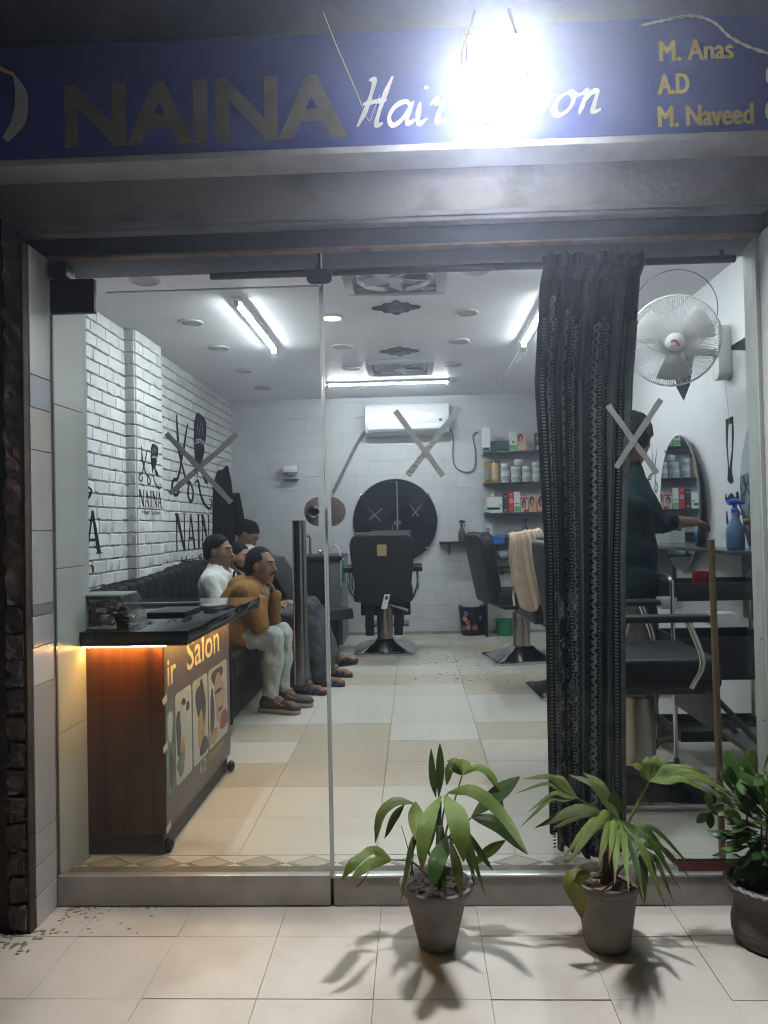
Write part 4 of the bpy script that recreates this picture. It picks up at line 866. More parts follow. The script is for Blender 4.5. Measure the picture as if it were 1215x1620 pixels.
# ---- product rack
SHY = 5.46
rk = thing('product_rack', 'open rack of dark glass shelves full of hair products in the far corner', 'shelf rack', (1.1, 5.6, FZ))
zsh = [at_depth(800, v, SHY)[2] for v in (713.5, 762.5, 811.0)]; xl = at_depth(763, 760, SHY)[0]; xr = 1.60
smoke = mat('dark glass shelf', (.05, .06, .065), .15, var=.1)
for z in zsh: MB().box((xl+.012, SHY-.01, z-.014), (xr-.012, BY-.0085, z)).build('shelf', smoke, rk, bevel=.002)
zc = at_depth(800, 847.5, SHY)[2]
MB().box((xl-.0, SHY-.06, zc-.03), (xr, BY-.0085, zc)).build('counter', black_plastic, rk, bevel=.004)
for x in (xl, xr-.010): MB().box((x, SHY-.005, zc+.001), (x+.010, SHY+.02, zsh[0]+.02)).build('upright', mat('grey glass upright', (.34, .36, .38), .3), rk)
for x in (xl, xr-.02): MB().box((x, SHY-.05, FZ), (x+.02, BY-.02, zc-.031)).build('side', black_plastic, rk)
z = zc-.23; MB().box((xl+.021, SHY-.03, z-.015), (xr-.021, BY-.0085, z)).build('shelf', black_plastic, rk)
z_low = z
Z6 = lambda x, y, d: at_depth(750+x/7.36, 660+y/7.36, d)
skin_pr = mat('portrait skin print', (.50, .30, .22), .5, var=.1); hair_pr = mat('portrait hair print', (.02, .015, .012), .5)
def carton(label, zx0, zy0, zx1, zsurf, m, deco, dep=.06, y=SHY+.03, nm='carton'):
    a = Z6(zx0, zy0, y); b = Z6(zx1, zy0, y); h = a[2]-zsurf
    t = thing(nm, label, 'box', ((a[0]+b[0])/2, y+dep/2, zsurf), None)
    w2 = b[0]-a[0]-.003
    MB().box((a[0]+.0015, y, zsurf+.001), (b[0]-.0015, y+dep, zsurf+h)).build('box', m, t, bevel=.0015, seg=1)
    fr = frame((a[0]+.0015, y, zsurf), (1, 0, 0), (0, 0, 1))
    for kind, mm, (u0, v0, u1, v1) in deco:
        if kind == 'r': MB().prism(fr, [(u0*w2, v0*h), (u1*w2, v0*h), (u1*w2, v1*h), (u0*w2, v1*h)], .0006, .0012).build('print', mm, t)
        elif kind == 'e': MB().prism(fr, ell((u0+u1)/2*w2, (v0+v1)/2*h, (u1-u0)/2*w2, (v1-v0)/2*h, 16), .0006, .0018).build('print', mm, t)
        elif kind == 'f':   # portrait: hair, face, shoulders
            cx, cy_, rw, rh = (u0+u1)/2*w2, (v0+v1)/2*h, (u1-u0)/2*w2, (v1-v0)/2*h
            MB().prism(fr, ell(cx, cy_+rh*.1, rw, rh*.9, 18), .0006, .0014).build('print', hair_pr, t); MB().prism(fr, ell(cx+rw*.12, cy_-rh*.15, rw*.55, rh*.6, 16), .0016, .0022).build('print', skin_pr, t)
        elif kind == 't': text('print', v0, fr, u0*w2, u1*h, v1*h, mm, t, width=None, sx=.8, d=.0016)
    return t
c_white = mat('white carton', (.66, .68, .67), .45, var=.04); c_green = mat('green carton print', (.10, .42, .12), .45, var=.15); c_teal = mat('teal carton print', (.05, .30, .30), .45)
c_red = mat('red carton', (.48, .02, .04), .4, var=.08); c_dark = mat('dark carton', (.03, .025, .03), .4); c_peach = mat('peach carton', (.60, .38, .28), .5, var=.06); c_pink = mat('pink carton', (.62, .45, .46), .5, var=.1); c_or = mat('orange carton print', (.60, .18, .05), .5); c_dg = mat('dark green bag', (.02, .06, .05), .5, var=.4, scale=20, bump=.6)
carton('tall white carton with a teal foot at the end of the top shelf', 92, 122, 186, zsh[0], c_white, [('r', c_teal, (0, 0, 1, .18)), ('r', c_white, (.15, .06, .85, .16))], .07)
o = rough_box((Z6(188, 0, SHY+.05)[0], SHY+.06, zsh[0]+.002), (Z6(395, 0, SHY+.05)[0], SHY+.16, Z6(0, 285, SHY+.06)[2]), .006, 4, 2, 3, 9).build('bag', c_dg, smooth=True); tag(o, 'crumpled dark green bag on the top shelf of the rack', 'bag')
carton('white carton with a green leafy foot on the top shelf', 410, 165, 497, zsh[0], c_white, [('r', c_green, (.05, .05, .95, .3)), ('e', c_dark, (.3, .42, .7, .5))])
carton('peach portrait carton on the top shelf', 500, 190, 610, zsh[0], c_peach, [('f', 0, (.05, .45, .62, .98)), ('r', c_pink, (.1, .08, .9, .3))])
carton('dark portrait carton at the curtain end of the top shelf', 710, 185, 800, zsh[0], c_dark, [('e', skin_pr, (.15, .45, .8, .95)), ('r', c_white, (.15, .04, .9, .3))])
carton('wide white and green carton on the third shelf', 118, 932, 330, zsh[2], c_white, [('r', c_green, (.12, .18, .88, .36)), ('r', c_dark, (.2, .22, .8, .32)), ('e', c_green, (.8, .42, .98, .52)), ('r', c_teal, (0, .0, .3, .05))], .08)
carton('thin dark carton next to the red one on the third shelf', 332, 886, 392, zsh[2], c_dark, [('r', grey_print, (.2, .8, .8, .86)), ('r', grey_print, (.15, .1, .85, .16))])
carton('upright red carton with a white letter on the third shelf', 395, 870, 460, zsh[2], c_red, [('e', c_white, (.25, .45, .85, .66)), ('e', c_red, (.4, .5, .7, .61)), ('r', c_white, (.2, .86, .7, .89))])
carton('white and green carton next to the red one on the third shelf', 462, 870, 535, zsh[2], c_white, [('r', c_green, (.05, .04, .95, .3)), ('r', c_dark, (.1, .42, .9, .45))])
carton('pink portrait carton on the third shelf', 538, 925, 630, zsh[2], c_pink, [('f', 0, (.15, .2, .75, .8)), ('r', c_red, (.05, .8, .95, .95)), ('r', c_red, (.4, .02, .98, .18))])
carton('peach portrait carton on the third shelf', 632, 905, 732, zsh[2], c_peach, [('f', 0, (.08, .3, .7, .92)), ('r', c_or, (.86, 0, .99, 1))])
carton('white and orange portrait carton at the curtain end of the third shelf', 735, 905, 830, zsh[2], c_pink, [('f', 0, (.1, .2, .95, .95)), ('r', c_or, (0, 0, 1, .12))])
carton('small white carton on the rack counter', 122, 1250, 205, zc, c_white, [('r', grey_print, (.2, .3, .8, .7))])
jl = mat('pale jar plastic', (.60, .61, .62), .3, var=.06); gj = mat('golden jar contents', (.45, .30, .09), .3, var=.25, scale=30); jcap = mat('dark jar cap', (.10, .07, .05), .4)
def jar(label, zx0, zx1, zy0, zsurf, m, cap, y=SHY+.06):
    a = Z6(zx0, zy0, y); b = Z6(zx1, zy0, y); r = (b[0]-a[0])/2*.97; h = a[2]-zsurf; c = ((a[0]+b[0])/2, y+.02, zsurf+.001)
    t = thing('jar', label, 'jar', c, 'hair product jars on the second shelf')
    hc = min(.022, h*.35)
    MB().lathe(c, [(r*.94, 0), (r, .004), (r, h-hc-.004), (r*.93, h-hc)], 22).build('body', m, t, smooth=True)
    MB().lathe((c[0], c[1], c[2]+h-hc+.0008), [(r*1.02, 0), (r*1.02, hc*.85), (r*.9, hc-.001), (.001, hc)], 22).build('lid', cap, t, smooth=True)
    fr_ = lambda a_, b_, d: Vector((c[0]+(r+d)*math.sin(a_), c[1]-(r+d)*math.cos(a_), c[2]+b_))
    qq = MB(); qq.add([fr_(-.9+.3*i, bb, .0008) for bb in (h*.15, (h-hc)*.8) for i in range(7)], [(i, i+1, 8+i, 7+i) for i in range(6)]); qq.build('label', jar_lab[len(label) % 3], t)
    return c[2]+h+.0005
jar_lab = [mat('jar label beige', (.48, .36, .24), .5), mat('jar label grey', (.30, .31, .34), .5), mat('jar label green', (.30, .38, .33), .5)]
jar('plain golden jar at the end of the second shelf', 112, 190, 515, zsh[1], gj, gj); jar('tall golden jar with a dark lid on the second shelf', 193, 300, 508, zsh[1], gj, jcap)
hs = Z6(0, 648, SHY+.06)[2]
for i, (a, b, rows) in enumerate(((308, 418, (645, 542)), (424, 547, (658, 576)), (552, 668, (658, 572)), (674, 772, (665, 595, 527)))):
    zz = zsh[1]
    for j, yy in enumerate(rows):
        zz = jar('white jar on the second shelf, %s of the %s stack counted from the golden jars' % (('bottom', 'second', 'third')[j] if j else 'bottom', ('first', 'second', 'third', 'fourth')[i]), a, b, yy, zz, jl, jl)
    if i == 2: ztop3 = zz
c_ = Z6(520, 0, SHY+.1); jar('white jar standing across the two middle stacks of the second shelf', 470, 576, 492, max(ztop3, Z6(0, 570, SHY+.06)[2]), jl, jl)
p = Z6(193, 0, SHY+.07); 
t = thing('bottle', 'small bottle with a bright green cap on top of the wide carton', 'bottle', (p[0], SHY+.07, Z6(0, 930, SHY+.03)[2]))
MB().lathe(t.location, [(.022, .001), (.024, .005), (.022, .03), (.012, .036)], 16).build('body', c_white, t, smooth=True); MB().lathe((t.location[0], t.location[1], t.location[2]+.0365), [(.02, 0), (.019, .03), (.001, .034)], 16).build('cap', mat('lime cap', (.35, .62, .06), .4), t, smooth=True)
a = Z6(195, 1362, SHY-.04); b = Z6(352, 1475, SHY-.04)
o = rough_box((a[0], SHY-.068, zc-.085), (b[0], SHY-.061, zc+.006), .003, 5, 1, 4, 12).build('packet', mat('blue foil packet', (.02, .12, .42), .3, var=.35, scale=25), smooth=True); tag(o, 'shiny blue packet hanging over the rack counter edge', 'packet')
p = Z6(560, 0, SHY+.02); spray('dark blue spray bottle on the rack counter', (p[0], SHY+.03, zc+.001), .75, mat('navy bottle', (.02, .03, .09), .3), mat('navy sprayer', (.02, .035, .12), .35))
for i, xx in enumerate((300, 430)):
    p = Z6(xx, 0, SHY+.05); tag(MB().lathe((p[0], SHY+.05, z_low+.001), [(.03, 0), (.05, .02), (.065, .07), (.062, .072), (.046, .022), (.001, .012)], 24).build('bowl', jl, smooth=True), ('pale round bowl on the low rack shelf, beside the chair back', 'second pale round bowl on the low rack shelf, next to the towel')[i], 'bowl')

# ---- bins
def bin_(label, c, h, r0, r1, m, dots_=True):
    t = thing('waste_bin', label, 'bin', (c[0], c[1], FZ))
    MB().lathe((c[0], c[1], FZ), [(r0, 0), (r1, h), (r1+.006, h), (r1+.006, h+.012), (r1-.008, h+.012), (r0-.01, .02)], 28).build('body', m, t, smooth=True)
    if dots_:
        rr = np.random.default_rng(int(c[0]*100)+500)
        for i in range(9):
            a = -math.pi/2+rr.uniform(-.9, .9); zz = rr.uniform(.2, .85)*h; r = r0+(r1-r0)*zz/h+.002
            cm = [mat('bin flower red', (.42, .06, .07), .5), mat('bin flower blue', (.06, .12, .40), .5), mat('bin flower orange', (.50, .26, .12), .5), mat('bin flower violet', (.22, .08, .30), .5)][i % 4]
            q = MB()
            for k in range(5): b = k*1.257; q.sphere((c[0]+r*math.cos(a+.11*math.cos(b)), c[1]+r*math.sin(a+.11*math.cos(b)), FZ+zz+.018*math.sin(b)), (.013, .004, .013), 8, 5)
            q.build('flower_print', cm, t, smooth=True)
p = at_level(748, 1006, FZ); bin_('black waste bin with a coloured flower print by the product rack', (p[0], p[1]+.10), .29, .105, .135, black_plastic)
p = at_level(527, 1003, FZ); bin_('black waste bin with a flower print beside the wash unit', (p[0], p[1]+.10), .27, .10, .125, black_plastic)
p = at_level(797, 1007, FZ); bin_('small green waste bin behind the far barber chair', (p[0]+.03, p[1]+.10), .15, .085, .10, mat('green bin plastic', (.02, .16, .08), .4), False)

# ---- barber chairs
tan_card = mat('tan brass plate', (.42, .30, .17), .4, .3)
def barber_chair(label, loc, rz, backless=False, tags=False, tilt=8, kind=0):
    T = frame_at(loc, rz); t = thing('barber_chair', label, 'barber chair', loc, 'black barber chairs')
    def pb(q, name, m, par=t, **k): return q.build(name, m, par, **k)
    fr = lambda a, b, c: T @ Vector((a, b, c))
    b_ = MB().prism(fr, rrect(-.275, -.30, .275, .30, .06), .0, .028); base = pb(b_, 'base_plate', chrome, bevel=.008)
    def sq(s, z): return [T @ Vector((x*s, y*s*1.0, z)) for x, y in rrect(-.26, -.28, .26, .28, .07, 4)]
    rings = [sq(.98, .0285), (sq(.80, .045)), sq(.42, .085), sq(.30, .12)]; n = len(rings[0]); q = MB()
    q.add([v for r in rings for v in r], [(i*n+j, i*n+(j+1) % n, (i+1)*n+(j+1) % n, (i+1)*n+j) for i in range(3) for j in range(n)]+[tuple(range(3*n, 4*n))]); pb(q, 'base_dome', chrome, base, smooth=True)
    pb(MB().lathe((0, 0, 0), [(.072, .10), (.072, .42), (.058, .425), (.058, .46)], 28, T.to_3x3()) if False else MB().tube([T @ Vector((0, 0, .10)), T @ Vector((0, 0, .40)), T @ Vector((0, 0, .401)), T @ Vector((0, 0, .455))], [.073, .073, .055, .055], 28), 'column', brushed, smooth=True)
    pb(MB().box((-.20, -.20, .445), (.20, .22, .475), T), 'seat_frame', dark_metal, bevel=.004)
    pb(MB().box((-.265, -.27, .476), (.265, .27, .60), T), 'seat', black_leather, bevel=.03, seg=4)
    R2 = T @ Matrix.Translation((0, -.27, .50)) @ Matrix.Rotation(R_(tilt), 4, 'X')
    pts = [(-.235, 0), (-.262, .20), (-.285, .42), (-.290, .50), (-.27, .565), (-.22, .592), (.22, .592), (.27, .565), (.290, .50), (.285, .42), (.262, .20), (.235, 0)]
    if kind == 1: pts = [(a*.92, b) for a, b in pts]
    bk = pb(MB().prism(lambda a, b, c: R2 @ Vector((a, c, b)), pts, -.055, .055), 'backrest', black_leather, bevel=.022, seg=3)
    pb(MB().tube([R2 @ Vector((-.25, -.02, .597)), R2 @ Vector((0, -.02, .602)), R2 @ Vector((.25, -.02, .597))], .007, 8), 'piping', mat('grey piping', (.10, .10, .11), .4), bk, smooth=True)
    for e in (-1, 1):
        ar = pb(MB().box((e*.312-.040, -.24, .756), (e*.312+.040, .20, .785), T), 'armrest', black_leather, bevel=.018, seg=3)
        pb(MB().tube([T @ Vector(p_) for p_ in smooth([(e*.27, -.14, .49), (e*.312, -.16, .60), (e*.312, -.12, .755)], 4)], .013, 10), 'arm_support', steel, ar, smooth=True); pb(MB().tube([T @ Vector(p_) for p_ in smooth([(e*.27, .14, .49), (e*.312, .17, .60), (e*.312, .12, .755)], 4)], .013, 10), 'arm_support', steel, ar, smooth=True)
        pb(MB().box((e*.312-.045, -.262, .745), (e*.312+.045, -.243, .79), T), 'arm_cap', black_plastic, ar, bevel=.006)
        pb(MB().box((e*.312-.045, .201, .742), (e*.312+.045, .30, .793), T), 'arm_plate', alu_bright if kind == 2 else black_plastic, ar, bevel=.006)
        pb(MB().tube([T @ Vector((e*.16, .24, .46)), T @ Vector((e*.16, .36, .33)), T @ Vector((e*.15, .50, .17))], .020, 10, flat=.6), 'footrest_bar', dark_metal, smooth=True)
    pb(MB().box((-.22, .44, .135), (.22, .66, .160), T @ Matrix.Translation((0, 0, 0)) @ Matrix.Rotation(R_(4), 4, 'X')), 'footrest', mat('ribbed grey footplate', (.14, .14, .145), .45, .4, var=.2, scale=20), bevel=.008)
    pb(MB().box((-.24, .235, .30), (.24, .268, .60), T), 'seat_front', black_leather, bevel=.014)
    if tags:
        fr2 = lambda a, b, c: R2 @ Vector((a, -.0555-c, b))
        pb(MB().prism(fr2, rrect(-.042, .40, .042, .50, .004), .0005, .0025), 'card', tan_card, bk); pb(MB().prism(fr2, ell(0, .45, .004, .004, 10), .0027, .005), 'card_stud', steel, bk)
        pb(MB().prism(lambda a, b, c: R2 @ Vector((a+.0+.25*b, -.075-c, b)), rrect(.0, -.07, .05, .06, .006), .0, .003), 'hang_tag', mat('white paper tag', (.66, .66, .66), .6), bk)
        pb(MB().prism(lambda a, b, c: R2 @ Vector((a+.25*b, -.075-c, b)), rrect(.012, .012, .038, .045, .003), .0032, .0042), 'tag_print', mat('blue tag print', (.03, .05, .22), .6), bk)
        for e in (-1, 1): pb(MB().box((e*.13-.04, -.21, .17), (e*.13+.04, -.175, .44), T), 'lower_panel', black_leather, bevel=.008)
        pb(MB().tube([T @ Vector((.06, -.21, .455)), T @ Vector((.22, -.25, .40))], .016, 10), 'lever', steel, smooth=True)
    return t, T, R2
barber_chair('black barber chair seen from behind in front of the round mirror', (-.285, 4.66, FZ), 0, tags=True, tilt=4)
barber_chair('black barber chair turned to the right near the product rack', (.90, 4.12, FZ), R_(-80), tilt=10)
_, T4, R4 = barber_chair('black barber chair mostly behind the curtain with a towel over its back', (1.08, 2.80, FZ), R_(-86), tilt=8)
barber_chair('black barber chair nearest the glass with pale metal arm plates', (.955, .90, FZ), R_(-90), kind=2)
# towel over the back of the third chair
tw = thing('towel', 'beige towel draped over the back of a barber chair beside the curtain', 'towel', tuple(R4 @ Vector((-.15, 0, .6))))
tm_ = mat('beige terry towel', (.56, .42, .31), .95, var=.12, scale=20, bump=.7, bscale=220, sheen=.3)
q = MB(); NA, NB = 44, 30; vv = []
for j in range(NB+1):
    l = -.16+.62*j/NB        # along the drape, 0 = over the top corner of the backrest
    for i in range(NA+1):
        s = i/NA-.5; hang = max(0, l)
        half = np.interp(l, [-.16, 0, .12, .3, .46], [.09, .10, .135, .15, .13]); fo = .022*math.sin(s*15+.8)+.012*math.sin(s*29+l*5)+.006*math.sin(s*50)
        yy = -.035+s*2*half+.05*hang*math.sin(4*l); 
        if l < 0: xx = .30+l*.9; zz = .612-.10*(l/.16)**2*(abs(l) > .0)*.2+.35*abs(fo)
        else: xx = .302+.018*math.sin(min(1, hang/.05)*1.57)+abs(fo)*(.5+1.2*hang)+.006; zz = .612-hang*(1-.10*s-.08*math.sin(s*7))
        vv.append(R4 @ Vector((xx, yy, zz)))
q.add(vv, [(j*(NA+1)+i, j*(NA+1)+i+1, (j+1)*(NA+1)+i+1, (j+1)*(NA+1)+i) for j in range(NB) for i in range(NA)])
o = q.build('cloth', tm_, tw, smooth=True); m_ = o.modifiers.new('thick', 'SOLIDIFY'); m_.thickness = .007; m_.offset = 0

# ---- wash unit and its chair at the far left
w0 = at_depth(481, 880, 5.0); w1 = at_depth(541, 880, 5.0); zt = w0[2]
t = thing('wash_unit', 'black hair wash cabinet with a chrome tap in the far corner', 'wash unit', ((w0[0]+w1[0])/2, 5.3, FZ))
MB().box((w0[0]-.10, 5.02, FZ), (w1[0]-.13, BY-.01, zt-.05)).build('cabinet', black_leather, t, bevel=.01)
MB().box((w1[0]-.129, 5.04, FZ), (w1[0]-.01, BY-.01, zt-.05)).build('side_panel', mat('grey cabinet side', (.20, .21, .21), .5, var=.2), t)
MB().box((w0[0]-.12, 4.99, zt-.049), (w1[0], BY-.01, zt)).build('basin_top', black_plastic, t, bevel=.015)
x = at_depth(490, 870, 5.3)[0]
MB().tube([(x, 5.35, zt), (x, 5.35, zt+.17), (x-.02, 5.33, zt+.20), (x-.05, 5.28, zt+.19)], .013, 12).build('tap', chrome, t, smooth=True)
for e in (-.10, .10): MB().lathe((x+e, 5.35, zt), [(.02, .0005), (.018, .03), (.024, .035), (.02, .05), (.001, .055)], 14).build('tap_handle', chrome, t, smooth=True)
MB().tube(smooth([(w1[0]-.15, 5.1, zt+.002), (w1[0]-.08, 5.06, zt+.10), (w1[0]-.02, 5.02, zt+.02), (w1[0]-.01, 4.98, zt-.30)], 6), .008, 8).build('hose', jl, t, smooth=True)
p = at_depth(543, 905, 4.97); t = thing('bottle', 'slim green bottle hanging on the side of the wash unit', 'bottle', (p[0], 4.97, p[2]-.1))
MB().lathe(t.location, [(.012, .0), (.016, .004), (.016, .17), (.008, .19), (.008, .215)], 14).build('body', mat('green bottle', (.02, .20, .08), .3), t, smooth=True); MB().cyl((p[0]+.0, 4.97, p[2]+.1155), (p[0], 4.97, p[2]+.135), .010).build('cap', jl, t)
c0 = at_depth(448, 910, 4.55); t = thing('wash_chair', 'dark grey reclined wash chair beside the wash unit', 'wash chair', (c0[0], 4.6, FZ))
dk_grey = mat('dark grey leatherette', (.045, .048, .052), .45, var=.2, bump=.2, bscale=120)
Tc = frame_at((c0[0]+.02, 4.62, FZ), R_(-60))
MB().prism(lambda a, b, c: Tc @ Vector((c, a, b)), [(-.02, .40), (-.30, .86), (-.24, .93), (-.12, .92), (.14, .52), (.14, .42)], -.27, .27).build('backrest', dk_grey, t, bevel=.03, seg=3)
MB().prism(lambda a, b, c: Tc @ Vector((c, a, b)), [(-.05, .40), (.13, .41), (.55, .40), (.56, .30), (-.05, .30)], -.27, .27).build('seat', dk_grey, t, bevel=.02, seg=3)
MB().box((-.23, -.15, .0), (.23, .42, .298), Tc).build('base', black_plastic, t, bevel=.01)

# ---- couch along the brick wall
ch = thing('couch', 'long black quilted couch along the white brick wall', 'couch', (-1.5, 3.5, FZ))
couch_m = mat('black quilted couch', (.010, .011, .013), .55, var=.3, scale=8, bump=.4, bscale=90, spec=.2)
CX0, CX1, CY0, CY1, CS = LX+.012, -1.05, 1.86, 5.05, FZ+.43
MB().box((CX0, CY0+.002, FZ+.05), (CX1-.03, CY1, CS-.14)).build('base', couch_m, ch, bevel=.01)
n = 5; L = (CY1-CY0-.06)/n
for i in range(n): MB().box((CX0+.24, CY0+.05+i*L+.002, CS-.139), (CX1, CY0+.05+(i+1)*L-.002, CS)).build('seat_cushion', couch_m, ch, bevel=.035, seg=4)
n = 20; L = (CY1-CY0)/n
for i in range(n):
    za = .865+.085*min(1, i/13)
    Tq = Matrix.Translation((CX0, CY0+i*L, CS)) @ Matrix.Rotation(R_(-6), 4, 'Y')
    MB().box((.0, .001, -.02), (.22, L-.001, za-CS), Tq).build('back_cushion', couch_m, ch, bevel=.03, seg=3)
MB().box((CX0, CY0-.04, FZ+.05), (CX1+.005, CY0+.0, CS+.06)).build('end_panel', couch_m, ch, bevel=.018, seg=3)
for x, y in ((CX1-.06, CY0+.0), (CX1-.06, CY1-.08), (CX0+.06, CY0+.04), (CX0+.06, CY1-.08)): MB().lathe((x, y, FZ), [(.030, .0), (.038, .01), (.038, .045), (.02, .05)], 18).build('foot', black_plastic, ch, smooth=True)

# ---- coat on the wall
ct = thing('coat', 'black coat hanging on the brick wall beside the corner', 'coat', (LX+.08, 5.2, 1.9))
q = MB(); vv = []; NA, NB = 40, 30
p_t = at_side(338, 728, LX+.06)
for j in range(NB+1):
    t_ = j/NB; z = 1.86-1.12*t_; half = np.interp(t_, [0, .06, .14, .5, 1], [.06, .17, .27, .33, .36]); cyy = 5.17+.05*t_
    for i in range(NA+1):
        a = math.pi*i/NA; s = -math.cos(a); bul = math.sin(a)**.6
        x = LX+.012+bul*(.075+.02*math.sin(s*13+t_*2)*min(1, t_*3)+.012*math.sin(s*27))
        vv.append((x, cyy+half*s*(1+.02*math.sin(t_*20)), z+.05*(s*s)*(-1)*(t_ < .2)-.03*abs(math.sin(s*7))*(t_ > .95)))
q.add(vv, [(j*(NA+1)+i, j*(NA+1)+i+1, (j+1)*(NA+1)+i+1, (j+1)*(NA+1)+i) for j in range(NB) for i in range(NA)])
coat_m = mat('black coat cloth', (.008, .008, .010), .85, var=.3, bump=.3, bscale=90, spec=.1); q.build('cloth', coat_m, ct, smooth=True)
MB().tube(smooth([(LX+.09, 5.44, 1.50), (LX+.12, 5.50, 1.30), (LX+.13, 5.54, 1.08), (LX+.12, 5.56, .98)], 6), [.055]*7+[.05]*6+[.045]*6, 12).build('sleeve', coat_m, ct, smooth=True) if False else MB().tube([(LX+.09, 5.44, 1.58), (LX+.12, 5.51, 1.36), (LX+.12, 5.54, 1.16)], [.06, .055, .05], 12).build('sleeve', coat_m, ct, smooth=True)
MB().tube([(LX+.02, 5.17, 1.90), (LX+.08, 5.17, 1.90), (LX+.10, 5.17, 1.935)], .006, 8).build('hook', steel, ct, smooth=True)
p = at_depth(374, 824, BY-.05); t = thing('wall_ledge', 'small dark ledge on the back wall behind the seated visitors', 'ledge', (p[0], BY, p[2]))
MB().box((p[0]-.12, BY-.12, p[2]-.02), (p[0]+.12, BY-.0085, p[2]+.02)).build('board', black_plastic, t, bevel=.004); MB().box((p[0]-.10, BY-.122, p[2]-.006), (p[0]+.10, BY-.1205, p[2]+.004)).build('edge_strip', steel, t)
# ================================================================ reception counter
granite = mat('black polished granite', (.010, .011, .012), .06, var=.5, scale=60, spec=.6); gran_edge = mat('brown stone edge', (.045, .025, .018), .3, var=.4, scale=30)
wood = mat('red brown veneer', (.115, .036, .014), .35, c2=(.035, .010, .006), scale=6, stretch=(4, 1, .22), detail=8, ramp=(.35, .62))
KX0, KX1, KY0, KY1 = -1.72, -.908, .232, 1.205
kt = thing('reception_counter', 'red brown wooden reception counter with a black granite top and a poster on its side', 'counter', (-1.3, .7, FZ))
MB().box((KX0, KY0, FZ+.075), (KX1, KY1, .812)).build('body', wood, kt, bevel=.003)
MB().box((KX0+.01, KY0+.012, FZ+.002), (KX1-.012, KY1-.012, FZ+.074)).build('plinth', mat('dark plinth', (.03, .026, .025), .6, var=.3), kt)
MB().box((KX0-.02, .180, .830), (-.800, 1.455, .866)).build('top', granite, kt, bevel=.003)
MB().box((KX0-.02, .186, .8135), (-.806, 1.449, .8295)).build('top_edge', gran_edge, kt, bevel=.002)
for x, y in ((KX1-.02, KY1-.03), (KX1-.03, KY0+.04)): MB().sphere((x+.03, y, FZ+.026), (.018, .026, .026), 16, 10).build('castor', black_plastic, kt, smooth=True)
led = emit('warm light strip', (1., .50, .12), WARM)
MB().box((KX0, KY0-.030, .8095), (KX1+.02, KY0-.022, .8128)).build('light_strip', led, kt); MB().box((KX1+.045, KY0, .8095), (KX1+.053, KY1, .8128)).build('light_strip', led, kt)
# poster on the side
POX = KX1+.0025
ps = frame((POX, 0, 0), (0, 1, 0), (0, 0, 1))
poster_bg = mat('grey violet poster', (.085, .075, .085), .4, var=.2, scale=5); cream_pr = mat('cream poster lettering', (.62, .55, .38), .45); ph_bg = mat('pale photo ground', (.42, .42, .36), .4, var=.15, scale=9)
po = MB(); W_, H0, H1 = KY1-KY0, .16, .808
po.prism(ps, [(KY0+.004, H0), (KY0+.10, H0-.01), (KY0+.35, H0-.004), (KY1-.01, H0+.006), (KY1-.002, H1), (KY0+.004, H1)], .0, .0012); po.build('poster', poster_bg, kt)
def pz(u, v): p = at_side(u, v, POX); return (p[1], p[2])
a = pz(264, 1092); b = pz(291, 1076); text('poster_lettering', 'ir', ps, a[0]-.005, .655, .10, cream_pr, kt, bold=.01, width=.10, d=.002)
text('poster_lettering', 'Salon', ps, .50, .665, .125, cream_pr, kt, bold=.008, width=.50, d=.002)
text('poster_lettering', 'A.D', ps, .66, .205, .05, cream_pr, kt, width=.10, d=.002)
MB().prism(ps, rrect(.80, .215, 1.05, .245, .004), .0013, .002).build('poster_print', mat('ochre poster print', (.22, .18, .07), .5), kt)
ph_hair = mat('photo dark hair', (.05, .045, .035), .45, var=.4, scale=30); ph_skin = mat('photo skin', (.42, .28, .19), .45, var=.2, scale=14); ph_green = mat('photo teal green', (.12, .19, .14), .45, var=.4, scale=14); ph_tan = mat('photo ochre', (.40, .24, .09), .45, var=.3, scale=20)
for i, (y0, y1) in enumerate(((.242, .335), (.352, .560), (.578, .800), (.818, 1.145))):
    z0, z1 = .262, .605; h = z1-z0; w_ = y1-y0
    MB().prism(ps, rrect(y0, z0, y1, z1, .022, 4), .0013, .0020).build('poster_photo', ph_green if i == 0 else ph_bg, kt)
    bits = ([(.5, .7, .3, .2, ph_bg), (.6, .25, .3, .2, ph_hair)], [(.18, .55, .14, .3, ph_hair), (.55, .62, .3, .22, ph_bg), (.42, .30, .12, .16, ph_tan), (.75, .78, .1, .06, ph_hair), (.5, .86, .12, .04, ph_hair), (.3, .2, .2, .12, ph_green)],
            [(.45, .72, .26, .22, ph_hair), (.62, .60, .2, .34, ph_hair), (.5, .38, .2, .20, ph_tan), (.70, .14, .28, .12, ph_hair)], [(.45, .86, .30, .12, ph_hair), (.55, .55, .27, .32, ph_skin), (.16, .42, .10, .3, ph_hair), (.78, .22, .2, .14, mat('photo red cloth', (.26, .07, .05), .5)), (.5, .66, .20, .025, ph_hair), (.58, .40, .12, .02, ph_hair), (.25, .12, .2, .10, ph_tan)])[i]
    for k, (cx, cy_, a_, b_, m_) in enumerate(bits):
        pts = [(y0+w_*min(.99, max(.01, cx+a_*math.cos(tt)*(1+.18*math.sin(3*tt+k)))), z0+h*min(.99, max(.01, cy_+b_*math.sin(tt)*(1+.18*math.cos(2*tt+k*2))))) for tt in [6.283*j/22 for j in range(22)]]
        MB().prism(ps, pts, .0021, .0024+.00025*k).build('poster_print', m_, kt)
for y, z in ((KY0, .62), (KY0, .45), (KY1, .79), (KY0+.02, .16)): MB().prism(ps, [(y-.03, z), (y+.02, z+.012), (y+.025, z-.016), (y-.02, z-.022)], .003, .0036).build('tape_bit', mat('clear tape bit', (.55, .50, .40), .4), kt)
